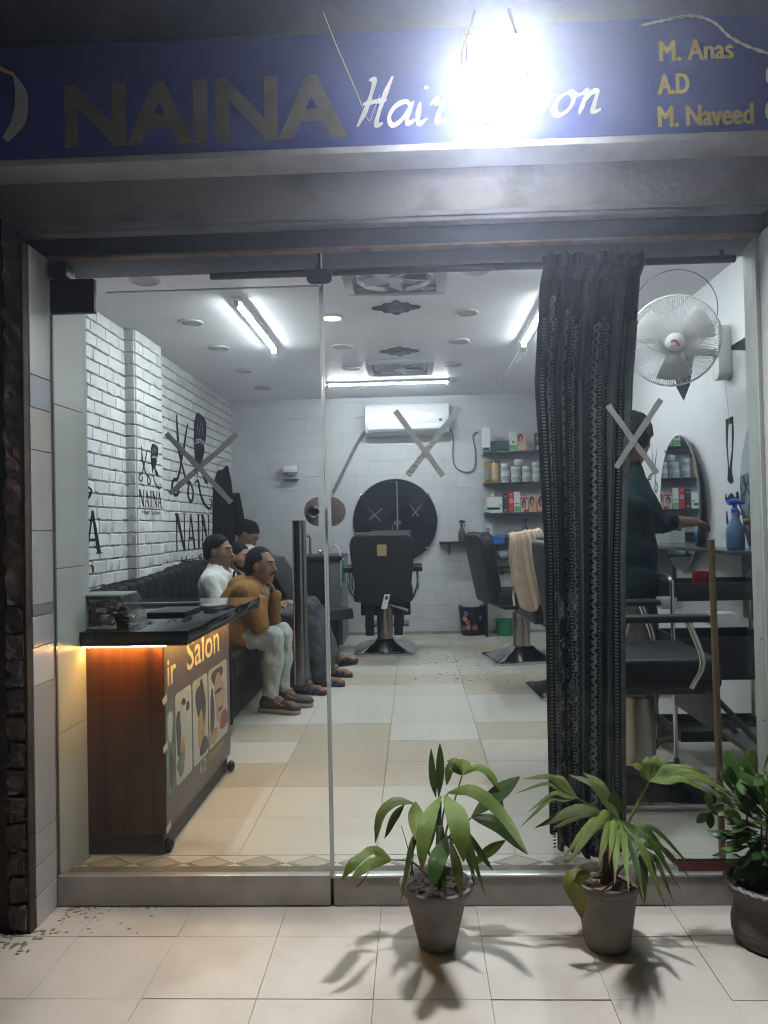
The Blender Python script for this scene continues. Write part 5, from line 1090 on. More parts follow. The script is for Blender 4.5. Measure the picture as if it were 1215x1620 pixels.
# things on the counter
a = at_depth(133, 992, .26); b = at_depth(206, 992, .26); ZT = .8665
bx = thing('plastic_box', 'clear plastic box of wrapped bits at the end of the granite counter', 'box', ((a[0]+b[0])/2, .34, ZT))
clear = glass_mat('clear plastic', (.88, .90, .90), .7, .06, .08)
X0, X1 = a[0]-.05, b[0]
MB().prism(lambda p, q_, c: Vector((p, c, q_)), [(X0, ZT), (X1, ZT), (X1-.004, ZT+.055), (X1-.030, ZT+.115), (X0, ZT+.115)], .255, .44).build('shell', clear, bx, bevel=.004)
MB().box((X0+.005, .262, ZT+.1165), (X1-.034, .43, ZT+.124)).build('lid', mat('cloudy lid', (.45, .44, .43), .35, var=.2), bx, bevel=.003)
rr = np.random.default_rng(3)
for k in range(34):
    x = rr.uniform(X0+.02, X1-.035); z = ZT+.012+rr.random()**1.3*.085; y = rr.uniform(.275, .42)
    m_ = [mat('pinkish wrap', (.32, .20, .18), .5, var=.3), mat('olive wrap', (.16, .15, .10), .5, var=.3), mat('pale wrap', (.48, .45, .42), .45, var=.2)][k % 3]
    rough_box((x-.018, y-.012, z-.009), (x+.018, y+.012, z+.009), .0035, 1, 1, 1, k).build('wrapped_bit', m_, bx, smooth=True)
a = at_level(218, 973, ZT+.02); tag(MB().box((a[0], .62, ZT+.0005), (a[0]+.16, .86, ZT+.018)).build('notebook', black_plastic, bevel=.003), 'flat black notebook lying on the granite counter beside the plastic box', 'notebook')
a = at_depth(265, 962, 1.0); tag(MB().box((-1.40, 1.12, ZT+.0005), (-1.02, 1.16, ZT+.010)).build('ruler', mat('dull metal ruler', (.30, .31, .32), .3, .8), bevel=.002), 'dull metal ruler lying across the granite counter', 'ruler')

# ================================================================ right-hand wall
def rz(u, v): p = at_side(u, v, RX); return (-p[1], p[2])
def oval(label, c, a, b, yaw=0.):
    rf = frame((RX-.004-abs(yaw)*.5, 0, 0)-Vector((0, 0, 0)) if False else Vector((RX-.004-abs(yaw)*.45, -c[0], 0))-Vector((-math.sin(yaw), -math.cos(yaw), 0))*c[0], (-math.sin(yaw), -math.cos(yaw), 0), (0, 0, 1))
    t = thing('oval_mirror', label, 'mirror', tuple(rf(c[0], c[1], .01)), 'oval mirrors on the right wall')
    MB().prism(rf, ell(c[0], c[1], a, b, 56), .0008, .012).build('backing', mat('mirror edge', (.12, .13, .13), .3), t, bevel=.002); MB().prism(rf, ell(c[0], c[1], a-.004, b-.004, 56), .0125, .015).build('glass', mirror_m, t)
    for ang in (55, 125, 235, 305): MB().prism(rf, ell(c[0]+a*math.cos(R_(ang)), c[1]+b*math.sin(R_(ang)), .010, .010, 12), .0155, .022).build('clip', chrome, t)
c = rz(1087, 795); l, r = rz(1049, 795), rz(1124, 795); tt, bb = rz(1086, 687), rz(1088, 903)
oval('tall oval mirror on the right wall reflecting the product rack', ((l[0]+r[0])/2, (tt[1]+bb[1])/2), (r[0]-l[0])/2, (tt[1]-bb[1])/2, .055)
c2_ = rz(1205, 760); oval('oval mirror partly hidden behind the right doorway edge', (-1.28, (tt[1]+bb[1])/2+.03), (r[0]-l[0])/2*.85, (tt[1]-bb[1])/2)
# flat black wall prints
def rprint(name, label, shapes):
    t = thing(name, label, 'wall print', tuple(rf(*shapes[0][1][0], 0)), 'black tool prints on the right wall')
    for k, (kd, pts, *w_) in enumerate(shapes):
        if kd == 'p': MB().prism(rf, pts, .0006, .0014+.0002*k).build('print', w_[0] if w_ else black_print, t)
        else: MB().ribbon(rf, pts, w_[0], .0006, .0014+.0002*k, 6, w_[1] if len(w_) > 1 else None).build('print', black_print, t)
u, v = 1155, 662
rprint('razor_print', 'black straight razor print on the right wall above the moustache print', [('p', [rz(1148, 664), rz(1160, 658), rz(1161, 690), rz(1158, 745), rz(1161, 762), rz(1156, 766), rz(1151, 760), rz(1152, 740), rz(1149, 700)]), ('p', [rz(1153, 672), rz(1158, 670), rz(1158, 712), rz(1154, 742), rz(1152, 705)], white_wall)])
mz = lambda a, b: (lambda q: q)(rz(1158+a, 787+b))
rprint('moustache_print', 'black curled moustache print on the right wall', [('r', [mz(-9, -6), mz(-9, 2), mz(-5, 5), mz(0, -2), mz(5, 5), mz(9, 2), mz(9, -6), mz(6, -5)], .03, (.3, 1, 1.6, .9, 1.6, 1, .3))])
rprint('comb_print', 'black curved comb print behind the blue spray bottle', [('r', [rz(1150, 808), rz(1151, 825), rz(1155, 838)], .03, (.4, 1, .5)), ('r', [rz(1170, 808), rz(1168, 825), rz(1163, 838)], .03, (.4, 1, .5))])
rprint('scissor_print', 'thin black scissors print on the right wall beside the barber', [('p', [rz(1031, 700), rz(1034, 735), rz(1036, 748), rz(1034, 750)]), ('p', [rz(1040, 706), rz(1036, 735), rz(1033, 748), rz(1036, 746)]), ('r', [rz(1034, 748), rz(1028, 753), rz(1025, 758), rz(1029, 758), rz(1031, 752)], .012), ('r', [rz(1036, 748), rz(1037, 762), rz(1036, 775), rz(1039, 778), rz(1040, 768), rz(1037, 762)], .012)])
rprint('wedge_print', 'black pointed wedge print below the wall fan', [('p', [rz(1066, 560), rz(1098, 556), rz(1092, 608), rz(1082, 634), rz(1070, 612)])])
rprint('triangle_print', 'black triangle print beside the wall fan bracket', [('p', [rz(1147, 553), rz(1185, 530), rz(1185, 555)])])
rprint('curl_print', 'small black curl print beside the curtain', [('r', [rz(996, 648), rz(1000, 630), rz(998, 617), rz(994, 622), rz(997, 630)], .03)])
# wall fan
fc = at_depth(1066, 540, 1.42)
wfn = thing('wall_fan', 'pale wall fan with a round wire cage high on the right wall', 'fan', (RX, 1.6, 2.05))
fan_w = mat('pale fan plastic', (.60, .60, .58), .4, var=.06); wire_m = mat('pale fan wire', (.55, .55, .54), .4)
fd = Vector((-.22, -.90, -.30)).normalized(); fx = fd.cross(Vector((0, 0, 1))).normalized(); fy = fx.cross(fd)
def fp(a, b, c): return Vector(fc)+fx*a+fy*b+fd*c
Rf = .225
q = MB(); 
for k in range(130):
    a = 2*math.pi*k/130
    q.tube([fp(r*math.cos(a+.25*(1-r/Rf)), r*math.sin(a+.25*(1-r/Rf)), .055*(1-(r/Rf)**2.2)) for r in (.045, .10, .15, .19, .215, Rf)], .0017, 4)
q.build('front_guard', wire_m, wfn)
q = MB()
for k in range(96):
    a = 2*math.pi*k/96; q.tube([fp(r*math.cos(a), r*math.sin(a), -.03-.06*(1-(r/Rf)**3)) for r in (.05, .12, .19, Rf)], .0011, 4)
q.build('rear_guard', wire_m, wfn)
ring = lambda r, z, rr_: MB().tube([fp(r*math.cos(a), r*math.sin(a), z) for a in [2*math.pi*i/60 for i in range(61)]], rr_, 6, cap=False)
ring(Rf, 0, .0035).build('rim', fan_w, wfn, smooth=True); ring(Rf, -.03, .003).build('rim', fan_w, wfn, smooth=True); ring(.13, .043, .0014).build('rim', wire_m, wfn, smooth=True)
MB().tube([fp(.205*math.cos(a)-.005, .205*math.sin(a)+.14, -.05) for a in [2*math.pi*i/48 for i in range(49)]], .0022, 6, cap=False).build('guard_ring', dark_metal, wfn, smooth=True)
Tf = Matrix(((fx.x, fy.x, fd.x), (fx.y, fy.y, fd.y), (fx.z, fy.z, fd.z)))
hb = MB().lathe(fp(0, 0, .052), [(.046, -.004), (.047, .006), (.04, .012), (.001, .014)], 28, Tf).build('hub_cap', mat('white hub cap', (.70, .70, .70), .35), wfn, smooth=True)
MB().ribbon(lambda a, b, c: fp(a, b, .0662+c), [(-.02, -.015), (.0, .012), (.02, .005)], .008, 0, .001, 5).build('hub_mark', c_red, hb); MB().ribbon(lambda a, b, c: fp(a, b, .0662+c), [(-.022, -.02), (.0, -.012), (.022, -.018)], .006, 0, .0012, 5).build('hub_mark', grey_print, hb)
for k in range(3):
    a0 = k*2.094+.5; vv = []
    for i in range(9):
        for j in range(7):
            r = .03+.165*j/6; a = a0+(-.5+i/8)*1.15*(1-.15*j/6); vv.append(fp(r*math.cos(a), r*math.sin(a), -.012+.045*(i/8-.5)*(.4+.6*j/6)))
    q = MB(); q.add(vv, [(i*7+j, i*7+j+1, (i+1)*7+j+1, (i+1)*7+j) for i in range(8) for j in range(6)]); o = q.build('blade', mat('pale grey blade', (.74, .74, .72), .4), wfn, smooth=True); m_ = o.modifiers.new('thick', 'SOLIDIFY'); m_.thickness = .002
MB().tube([fp(0, 0, -.03), fp(0, 0, -.16)], [.05, .042], 18).build('motor', fan_w, wfn, smooth=True)
mp_ = at_side(1152, 558, RX)
MB().tube(smooth([tuple(fp(0, 0, -.14)), tuple(fp(0.02, -.05, -.18)), (RX-.07, mp_[1], mp_[2])], 6), .022, 12).build('arm', fan_w, wfn, smooth=True)
MB().prism(rf, rrect(-mp_[1]-.055, mp_[2]-.15, -mp_[1]+.055, mp_[2]+.15, .04), .001, .075).build('wall_bracket', fan_w, wfn, bevel=.012); MB().tube([rf(-mp_[1], mp_[2]+.0, .0755), rf(-mp_[1], mp_[2]+.0, .09)], .03, 16).build('knob', fan_w, wfn, smooth=True)
MB().tube([(RX-.02, mp_[1], mp_[2]-.15), (RX-.01, mp_[1], mp_[2]-.3), (RX-.004, mp_[1]-.0, mp_[2]-.42)], .0012, 5).build('pull_cord', pale, wfn)
# dark ledge along the wall with bottles
lz = at_side(1160, 869, RX-.10)[2]
t = thing('wall_ledge', 'long dark ledge under the oval mirrors on the right wall', 'ledge', (RX, 2.1, lz))
MB().box((RX-.20, 1.30, lz-.02), (RX-.0015, 3.6, lz)).build('board', smoke, t, bevel=.003)
MB().box((RX-.03, 1.30, lz-.36), (RX-.0015, 1.62, lz-.0205)).build('panel', mat('dark steel panel', (.10, .10, .10), .35, .6, var=.3, scale=4), t)
MB().box((RX-.03, 2.72, lz-.36), (RX-.0015, 3.05, lz-.0205)).build('panel', mat('dark steel panel'  , (.1, .1, .1)), t)
p = at_side(1164, 865, RX-.09); blue_b = mat('cloudy blue bottle', (.10, .20, .36), .35, var=.15); blue_h = mat('bright blue sprayer', (.02, .12, .55), .35)
t = spray('large blue spray bottle on the ledge between the oval mirrors', (RX-.09, p[1], lz+.001), 1.12, blue_b, blue_h)
MB().box((RX-.13, 2.74, lz+.001), (RX-.03, 2.86, lz+.15)).build('x', c_white)
o = bpy.data.objects['x']; o.name = 'carton'; tag(o, 'white carton on the right wall ledge behind the barber', 'box')
MB().box((RX-.131, 2.77, lz+.03), (RX-.1303, 2.84, lz+.12)).build('print', hair_pr, o)
# ---- tool trolley
p = at_depth(1125, 935, 1.32); tr = thing('tool_trolley', 'black two-tray salon trolley with bent chrome handles', 'trolley', (1.47, 1.36, FZ))
x0, x1, y0, y1 = at_depth(1062, 935, 1.18)[0], RX-.035, 1.16, 1.50; z1_ = at_depth(1125, 950, 1.18)[2]; z2_ = at_depth(1125, 1075, 1.18)[2]
def tray(z, h):
    q = MB(); q.box((x0+.02, y0, z), (x1-.02, y1, z+.012))
    for a, b in (((x0+.02, y0), (x1-.02, y0+.012)), ((x0+.02, y1-.012), (x1-.02, y1)), ((x0+.02, y0+.0125), (x0+.032, y1-.0125)), ((x1-.032, y0+.0125), (x1-.02, y1-.0125))): q.box((*a, z+.0125), (*b, z+h))
    q.build('tray', black_plastic, tr, bevel=.004)
tray(z1_, .085); tray(z2_, .20); tray(FZ+.12, .05)
for x in (x0, x1-.012):
    zt_ = at_depth(1070, 912, 1.2)[2]
    MB().tube(smooth([(x, y0+.01, FZ+.05), (x, y0+.01, zt_-.10), (x, y0+.02, zt_-.02), (x, y0+.09, zt_), (x, y1-.09, zt_), (x, y1-.02, zt_-.02), (x, y1-.01, zt_-.10), (x, y1-.01, FZ+.05)], 5), .0105, 10).build('frame', steel, tr, smooth=True)
    for yy in (y0+.01, y1-.01): MB().sphere((x, yy, FZ+.026), (.013, .026, .026), 14, 8).build('wheel', black_plastic, tr, smooth=True)
c = at_depth(1110, 925, 1.26); zt_ = z1_+.0125
t = thing('cup', 'dark red plastic tumbler on the top tray of the trolley', 'cup', (c[0], 1.27, zt_))
MB().lathe((c[0], 1.27, zt_), [(.030, 0), (.033, .004), (.040, .12), (.0375, .12), (.031, .01), (.001, .008)], 24).build('body', mat('dark red tumbler', (.36, .015, .02), .3, var=.1), t, smooth=True)
for i, (a, b, m_) in enumerate(((1.40, 1.30, grey_print), (1.45, 1.28, c_or), (1.60, 1.34, jl))): tag(MB().box((a, b, zt_), (a+.07, b+.025, zt_+.022)).build('clipper', m_, bevel=.006), ('grey clipper lying on the trolley', 'small orange comb case lying on the trolley beside the tumbler', 'pale clipper at the wall end of the trolley')[i], 'clipper')
p = at_level(1140, 1135, FZ); o = rough_box((p[0]-.10, p[1]-.05, FZ+.001), (p[0]+.12, p[1]+.10, FZ+.10), .014, 4, 3, 3, 31).build('cloth_heap', mat('off white cloth', (.55, .52, .45), .9, var=.2, bump=.4), smooth=True); tag(o, 'crumpled off white cloth on the floor under the trolley', 'cloth')

rr = np.random.default_rng(21); q = MB()
for k in range(130):
    cx, cy_ = ((.25, 4.15), (-.1, 4.45), (.62, 3.9), (.35, 3.3))[k % 4]; x, y = cx+rr.normal(0, .17), cy_+rr.normal(0, .17); a = rr.uniform(0, 6.28); L = rr.uniform(.006, .024)
    q.tube([(x, y, FZ+.0016), (x+L*.5*math.cos(a)+rr.normal(0, .003), y+L*.5*math.sin(a), FZ+.003), (x+L*math.cos(a), y+L*math.sin(a)+rr.normal(0, .004), FZ+.0016)], .0014, 4)
o = q.build('hair_clippings', hair_pr); tag(o, 'dark hair clippings scattered on the floor between the barber chairs', 'hair clippings'); o['kind'] = 'stuff'
# ================================================================ people (one continuous skin surface each, clothes and hair as children)
V = lambda *a: np.array(a, float)
def nrm(a): a = np.array(a, float); return a/np.linalg.norm(a)
class SDF:
    def __init__(s, lo, hi, h):
        s.lo = np.array(lo, float); s.h = h; s.n = np.ceil((np.array(hi)-s.lo)/h).astype(int)+1; s.F = np.full(s.n, .2, np.float32)
    def block(s, lo, hi):
        a = np.clip(np.floor((lo-s.lo)/s.h).astype(int), 0, s.n); b = np.clip(np.ceil((hi-s.lo)/s.h).astype(int)+1, 0, s.n)
        if (b <= a).any(): return None
        ax = [s.lo[i]+s.h*np.arange(a[i], b[i]) for i in range(3)]
        return tuple(slice(a[i], b[i]) for i in range(3)), np.stack(np.meshgrid(*ax, indexing='ij'), -1)
    def mix(s, sl, d, k, sub=False):
        f = s.F[sl]
        if sub: f_, d_ = -f, d
        else: f_, d_ = f, d
        hh = np.clip(.5+.5*(d_-f_)/k, 0, 1); r = d_*(1-hh)+f_*hh-k*hh*(1-hh); s.F[sl] = -r if sub else r
    def cap(s, a, b, ra, rb=None, k=.02, sub=False):
        a, b = np.array(a, float), np.array(b, float); rb = ra if rb is None else rb; m = max(ra, rb)+k+2*s.h
        g_ = s.block(np.minimum(a, b)-m, np.maximum(a, b)+m)
        if g_ is None: return s
        sl, P = g_; ab = b-a; t = np.clip(((P-a)@ab)/(ab@ab+1e-12), 0, 1); d = np.linalg.norm(P-a-t[..., None]*ab, axis=-1)-(ra+(rb-ra)*t); s.mix(sl, d, k, sub); return s
    def ell(s, c, r, A=None, k=.015, sub=False):
        c = np.array(c, float); r = np.array(r, float); m = r.max()+k+2*s.h; g_ = s.block(c-m, c+m)
        if g_ is None: return s
        sl, P = g_; q = P-c
        if A is not None: q = q@np.array(A)      # columns = local axes
        k0 = np.linalg.norm(q/r, axis=-1); k1 = np.linalg.norm(q/(r*r), axis=-1); d = k0*(k0-1)/np.maximum(k1, 1e-6); s.mix(sl, d, k, sub); return s
    def cut(s, p, n_):      # keep the side n points away from
        g_ = np.stack(np.meshgrid(*[s.lo[i]+s.h*np.arange(s.n[i]) for i in range(3)], indexing='ij'), -1); s.F = np.maximum(s.F, (g_-np.array(p))@np.array(n_)).astype(np.float32); return s
    def mesh(s, wob=0., seed=0):
        F_, n = s.F, s.n; F_[0] = F_[-1] = .1; F_[:, 0] = F_[:, -1] = .1; F_[:, :, 0] = F_[:, :, -1] = .1; sg = F_ < 0
        C_ = [(0,0,0),(1,0,0),(0,1,0),(1,1,0),(0,0,1),(1,0,1),(0,1,1),(1,1,1)]
        sub_ = lambda A, c: A[c[0]:n[0]-1+c[0], c[1]:n[1]-1+c[1], c[2]:n[2]-1+c[2]]
        cnt_in = sum(sub_(sg, c).astype(np.int8) for c in C_); act = (cnt_in > 0) & (cnt_in < 8); idx = np.argwhere(act)
        vals = np.stack([sub_(F_, c)[act] for c in C_], 1); pos = np.zeros((len(idx), 3)); cnt = np.zeros(len(idx))
        for i in range(8):
            for j in range(i+1, 8):
                if sum(abs(C_[i][q]-C_[j][q]) for q in range(3)) != 1: continue
                fa, fb = vals[:, i], vals[:, j]; m = (fa < 0) != (fb < 0); t = np.where(m, fa/np.where(m, fa-fb, 1), 0)
                p = np.array(C_[i])+t[:, None]*(np.array(C_[j])-np.array(C_[i])); pos += p*m[:, None]; cnt += m
        pos = s.lo+(idx+pos/cnt[:, None])*s.h
        vi = np.full(act.shape, -1, np.int64); vi[act] = np.arange(len(idx)); faces = []
        for ax in range(3):
            o1, o2 = [(1, 2), (2, 0), (0, 1)][ax]
            a = [slice(1, n[i]-1) for i in range(3)]; a[ax] = slice(0, n[ax]-1); b = list(a); b[ax] = slice(1, n[ax])
            A, B = sg[tuple(a)], sg[tuple(b)]; w_ = np.argwhere(A != B); fl_ = A[A != B]; base_ = w_+np.array([0 if i == ax else 1 for i in range(3)])
            e1 = np.zeros(3, int); e1[o1] = 1; e2 = np.zeros(3, int); e2[o2] = 1
            g4 = [vi[tuple((base_-d).T)] for d in (e1*0, e1, e1+e2, e2)]; f4 = np.stack(g4, 1)
            f4[~fl_] = f4[~fl_][:, ::-1]; faces.append(f4)
        faces = np.concatenate(faces)
        if wob:
            r_ = np.random.default_rng(seed)
            for sc in (24., 52., 105.):
                kv = r_.normal(0, sc, (3, 3)); ph_ = r_.uniform(0, 6.28, 3); amp = wob*(24/sc)**.8
                for q in range(3): pos[:, q] += amp*np.sin(pos@kv[:, q]+ph_[q])
        return pos, faces
    def build(s, name, m, parent, wob=0., seed=0, relax=2):
        pos, fc_ = s.mesh(wob, seed); off = np.array(ORG.get(parent.name, (0, 0, 0)) if parent else (0, 0, 0))
        if relax:
            e = np.concatenate([fc_[:, [0, 1]], fc_[:, [1, 2]], fc_[:, [2, 3]], fc_[:, [3, 0]]]); e = np.concatenate([e, e[:, ::-1]])
            dg_ = np.bincount(e[:, 0], minlength=len(pos))[:, None]
            for _ in range(relax):
                sm = np.stack([np.bincount(e[:, 0], pos[e[:, 1], q], len(pos)) for q in range(3)], 1)/np.maximum(dg_, 1); pos = pos*.5+sm*.5
        me = bpy.data.meshes.new(name); me.from_pydata((pos-off).tolist(), [], fc_.tolist()); me.materials.append(m); me.polygons.foreach_set('use_smooth', [True]*len(fc_)); me.update()
        o = bpy.data.objects.new(name, me); col.objects.link(o)
        if parent: o.parent = parent; ORG[o.name] = tuple(off)
        return o
skin_a = mat('warm brown skin', (.24, .13, .082), .5, var=.12, scale=18, sub=.08); skin_b = mat('deep brown skin', (.18, .092, .058), .5, var=.12, scale=18, sub=.08)
hair_m = mat('black hair', (.008, .007, .006), .6, var=.4, scale=60, bump=1., bscale=160, stretch=(1, 1, .35), spec=.12); eye_w = mat('eye white', (.26, .24, .22), .4); eye_d = mat('dark iris', (.012, .008, .006), .15); lip_m = mat('brown lips', (.20, .075, .055), .45)
def head_prims(D, c, f, u, sc=1., k=.016):
    r = np.cross(f, u); P = lambda a, b, e: c+sc*(f*a+r*b+u*e); A = np.stack([f, r, u], 1)
    D.ell(P(-.018, 0, .030), V(.096, .076, .092)*sc, A, k); D.ell(P(.012, 0, -.022), V(.078, .064, .085)*sc, A, .03)
    D.ell(P(.032, 0, -.070), V(.050, .048, .040)*sc, A, .03); D.ell(P(.066, 0, -.094), V(.022, .024, .020)*sc, A, .018)
    for e in (-1, 1):
        D.ell(P(.050, e*.042, -.012), V(.030, .022, .026)*sc, A, .02)         # cheek
        D.ell(P(-.004, e*.079, -.006), V(.020, .009, .033)*sc, A, .008)       # ear
        D.ell(P(.094, e*.031, .018), V(.016, .018, .012)*sc, A, .008, sub=True)   # eye socket
    D.cap(P(.080, -.034, .036), P(.080, .034, .036), .010*sc, None, .014)     # brow
    D.cap(P(.086, 0, .020), P(.112, 0, -.022), .009*sc, .013*sc, .010)         # nose
    for e in (-1, 1): D.ell(P(.098, e*.013, -.027), V(.012, .009, .009)*sc, A, .008)
    D.ell(P(.088, 0, -.054), V(.012, .024, .007)*sc, A, .008); D.ell(P(.086, 0, -.066), V(.012, .022, .008)*sc, A, .008)
    return P, A
def hand_prims(D, wr, d, nrm_, thumb, curl=.5, sc=1.):
    d = nrm(d); n_ = nrm(np.array(nrm_)-d*np.dot(nrm_, d)); s_ = np.cross(d, n_)*thumb     # s_ points to the thumb side; n_ = back of hand
    A = np.stack([d, s_, n_], 1); D.ell(wr+d*.048*sc, V(.050, .040, .017)*sc, A, .012)
    for i, (o_, L) in enumerate(((.030, .072), (.010, .080), (-.010, .074), (-.029, .058))):
        p = wr+d*.082*sc+s_*o_*sc; a1 = curl*.9; a2 = curl*2.0
        q = p+(d*math.cos(a1)-n_*math.sin(a1))*L*.5*sc; e = q+(d*math.cos(a2)-n_*math.sin(a2))*L*.5*sc
        D.cap(p-d*.02*sc, q, .0098*sc, .0088*sc, .004); D.cap(q, e, .0086*sc, .0072*sc, .004)
    p = wr+d*.028*sc+s_*.032*sc; q = p+(d*.6+s_*.7-n_*.25*curl)*.038*sc; e = q+(d*.95+s_*.1-n_*.6*curl)*.030*sc
    D.cap(p, q, .0125*sc, .0105*sc, .008); D.cap(q, e, .010*sc, .0078*sc, .004)
def person(label, J, skin, top, bottom, shoes, hairy=None, group='people waiting on the couch', sleeve=1., beard=None, seed=0, hood=False, sc=1., bare_ankle=False, loc=None):
    """J: named joints in metres. One skin surface; clothes, hair, eyes and shoes are children."""
    allp = np.array([J[k] for k in J if k not in ('f', 'u', 'hlN', 'hrN', 'hld', 'hrd', 'curll', 'curlr', 'hem', 'flare')]); lo, hi = allp.min(0)-.20, allp.max(0)+.20; lo[2] = max(lo[2], FZ-.02)
    loc = loc or ((J['al'][0]+J['ar'][0])/2, (J['al'][1]+J['ar'][1])/2, FZ)
    t = thing('person', label, 'person', loc, group)
    f = nrm(J['f']); u = nrm(J['u']-f*np.dot(J['u'], f)); h = .0075
    def torso(D, g_):
        sh = (J['sl']+J['sr'])/2; D.cap(J['sl']*.85+sh*.15, J['sr']*.85+sh*.15, .062+g_, None, .04); D.cap(J['hl'], J['hr'], .098+g_, None, .04)
        ax = nrm(J['sr']-J['sl']); ch = J['chest']; D.cap(ch-ax*.07, ch+ax*.07, .105+g_, None, .06); be = J['belly']; D.cap(be-ax*.05, be+ax*.05, .105+g_, None, .06); pv_ = (J['hl']+J['hr'])/2; D.cap(be, pv_, .115+g_, .12+g_, .05); D.cap(ch, be, .11+g_, None, .05); D.cap(sh, ch, .09+g_, .11+g_, .05)
    def arm(D, s, g_, stop=1.):
        D.cap(J['s'+s], J['e'+s], .052+g_, .042+g_, .03); w_ = J['e'+s]+(J['w'+s]-J['e'+s])*stop
        if stop > .05: D.cap(J['e'+s], w_, .041+g_, .041+(.027-.041)*stop+g_, .02)
    def leg(D, s, g_, stop=1., flare=0.):
        D.cap(J['h'+s], J['k'+s], .080+g_, .053+g_, .04); a_ = J['k'+s]+(J['a'+s]-J['k'+s])*stop; D.cap(J['k'+s], J['k'+s]*.55+a_*.45, .051+g_, .048+g_+flare*.5, .03); D.cap(J['k'+s]*.55+a_*.45, a_, .047+g_+flare*.5, .034+g_+flare, .03)
    D = SDF(lo, hi, h); P, A = head_prims(D, J['head'], f, u, sc)
    D.cap(P(-.025, 0, -.06), J['neck'], .052*sc, .058*sc, .03); torso(D, -.004)
    for s in 'lr':
        arm(D, s, 0); leg(D, s, -.006); D.cap(J['a'+s], J['t'+s]*.35+J['a'+s]*.65+V(0, 0, -.02), .034, .034, .02)
        d = J.get('h%sd' % s); d = J['w'+s]-J['e'+s] if d is None else d
        hand_prims(D, np.array(J['w'+s]), d, J.get('h%sN' % s, V(0, 0, 1)), 1 if s == 'l' else -1, J.get('curl'+s, [.5])[0] if 'curl'+s in J else .5, sc)
    body = D.build('body', skin, t, relax=1)
    # hair
    D = SDF(J['head']-.17*sc, J['head']+.19*sc, .006); hr_ = hairy or {}
    g2 = hr_.get('vol', .012)*sc; D.ell(P(-.026, 0, .036), V(.098, .079, .094)*sc+g2, A, .01); D.ell(P(-.055, 0, -.02), V(.055, .066, .06)*sc+g2*.6, A, .03)
    D.ell(P(.086, 0, -.008), V(.086, .10, .088)*sc, A, .012, sub=True); D.ell(P(.02, 0, -.10), V(.12, .10, .075)*sc, A, .015, sub=True)
    for e in (-1, 1): D.ell(P(.022, e*.078, -.012), V(.030, .030, .040)*sc, A, .01, sub=True)
    if hr_.get('bun'): D.ell(P(-.085, 0, .105), V(.05, .05, .045)*sc, A, .02)
    D.build('hair', hair_m, t, .0045, seed, 1)
    for e in (-1, 1):
        ey = MB().sphere(P(.0815, e*.031, .015), .0115*sc, 12, 8).build('eye', eye_w, t, smooth=True); MB().sphere(P(.0880, e*.031, .015), (.0066*sc,)*3, 10, 6).build('iris', eye_d, ey, smooth=True)
        MB().tube([P(.089, e*.014, .036), P(.0935, e*.030, .041), P(.083, e*.050, .037)], [.003*sc, .0042*sc, .002*sc], 6).build('eyebrow', hair_m, t, smooth=True)
    MB().tube([P(.090, -.022, -.060), P(.0985, 0, -.058), P(.090, .022, -.060)], [.002*sc, .0045*sc, .002*sc], 8).build('lips', lip_m, t, smooth=True)
    if beard:
        if 'm' in beard: MB().tube([P(.087, -.028, -.052), P(.100, -.012, -.044), P(.104, 0, -.042), P(.100, .012, -.044), P(.087, .028, -.052)], [.003*sc, .0068*sc, .006*sc, .0068*sc, .003*sc], 8).build('moustache', hair_m, t, smooth=True)
        if 'b' in beard:
            D = SDF(J['head']-.15*sc, J['head']+.15*sc, .005); D.ell(P(.028, 0, -.070), V(.058, .056, .048)*sc, A, .02); D.ell(P(.066, 0, -.096), V(.028, .030, .026)*sc, A, .02)
            for e in (-1, 1): D.cap(P(.0, e*.066, -.02), P(.03, e*.05, -.07), .012*sc, .014*sc, .015)
            D.ell(P(.104, 0, -.052), V(.030, .030, .022)*sc, A, .012, sub=True); D.ell(P(.07, 0, -.005), V(.08, .055, .042)*sc, A, .01, sub=True); D.build('beard', hair_m, t, .001, seed)
    # clothes
    D = SDF(lo, hi, h); torso(D, .012)
    for s in 'lr': arm(D, s, .012, sleeve)
    nk = np.array(J['neck']); D.cap(nk-u*.01, nk-u*.03, .066*sc, .075*sc, .03)
    if hood: D.ell(nk-f*.075-u*.02, V(.075, .10, .06), A, .03); D.cap(nk-f*.02+np.cross(f, u)*.075-u*.03, nk-f*.02-np.cross(f, u)*.075-u*.03, .035, None, .02)
    D.ell(P(.06, 0, -.125), V(.06, .050, .05)*sc, A, .01, sub=True) if not hood else None
    D.cap(J['hl'], J['hr'], .117, None, .03); sh_ = D.build('top', top, t, .0048, seed)
    D = SDF(lo, hi, h); D.cap(J['hl'], J['hr'], .100, None, .03); pv_ = (J['hl']+J['hr'])/2; D.cap(pv_, pv_*.85+J['belly']*.15, .104, .10, .03)
    for s in 'lr': leg(D, s, .013, J.get('hem', [.93])[0], J.get('flare', [.012])[0])
    D.build('trousers', bottom, t, .0045, seed+5)
    for s in 'lr':
        a_, to = np.array(J['a'+s]), np.array(J['t'+s]); d = nrm(to-a_); d2 = nrm(d-u*0); D = SDF(np.minimum(a_, to)-.14, np.maximum(a_, to)+.14, .006)
        heel = a_+V(0, 0, -.045)-d*.025; Af = np.stack([d, nrm(np.cross(V(0, 0, 1) if abs(d[2]) < .9 else V(1, 0, 0), d)), nrm(np.cross(d, nrm(np.cross(V(0, 0, 1) if abs(d[2]) < .9 else V(1, 0, 0), d))))], 1); up = Af[:, 2]*(1 if Af[2, 2] > 0 else -1)
        base_ = a_-up*.070
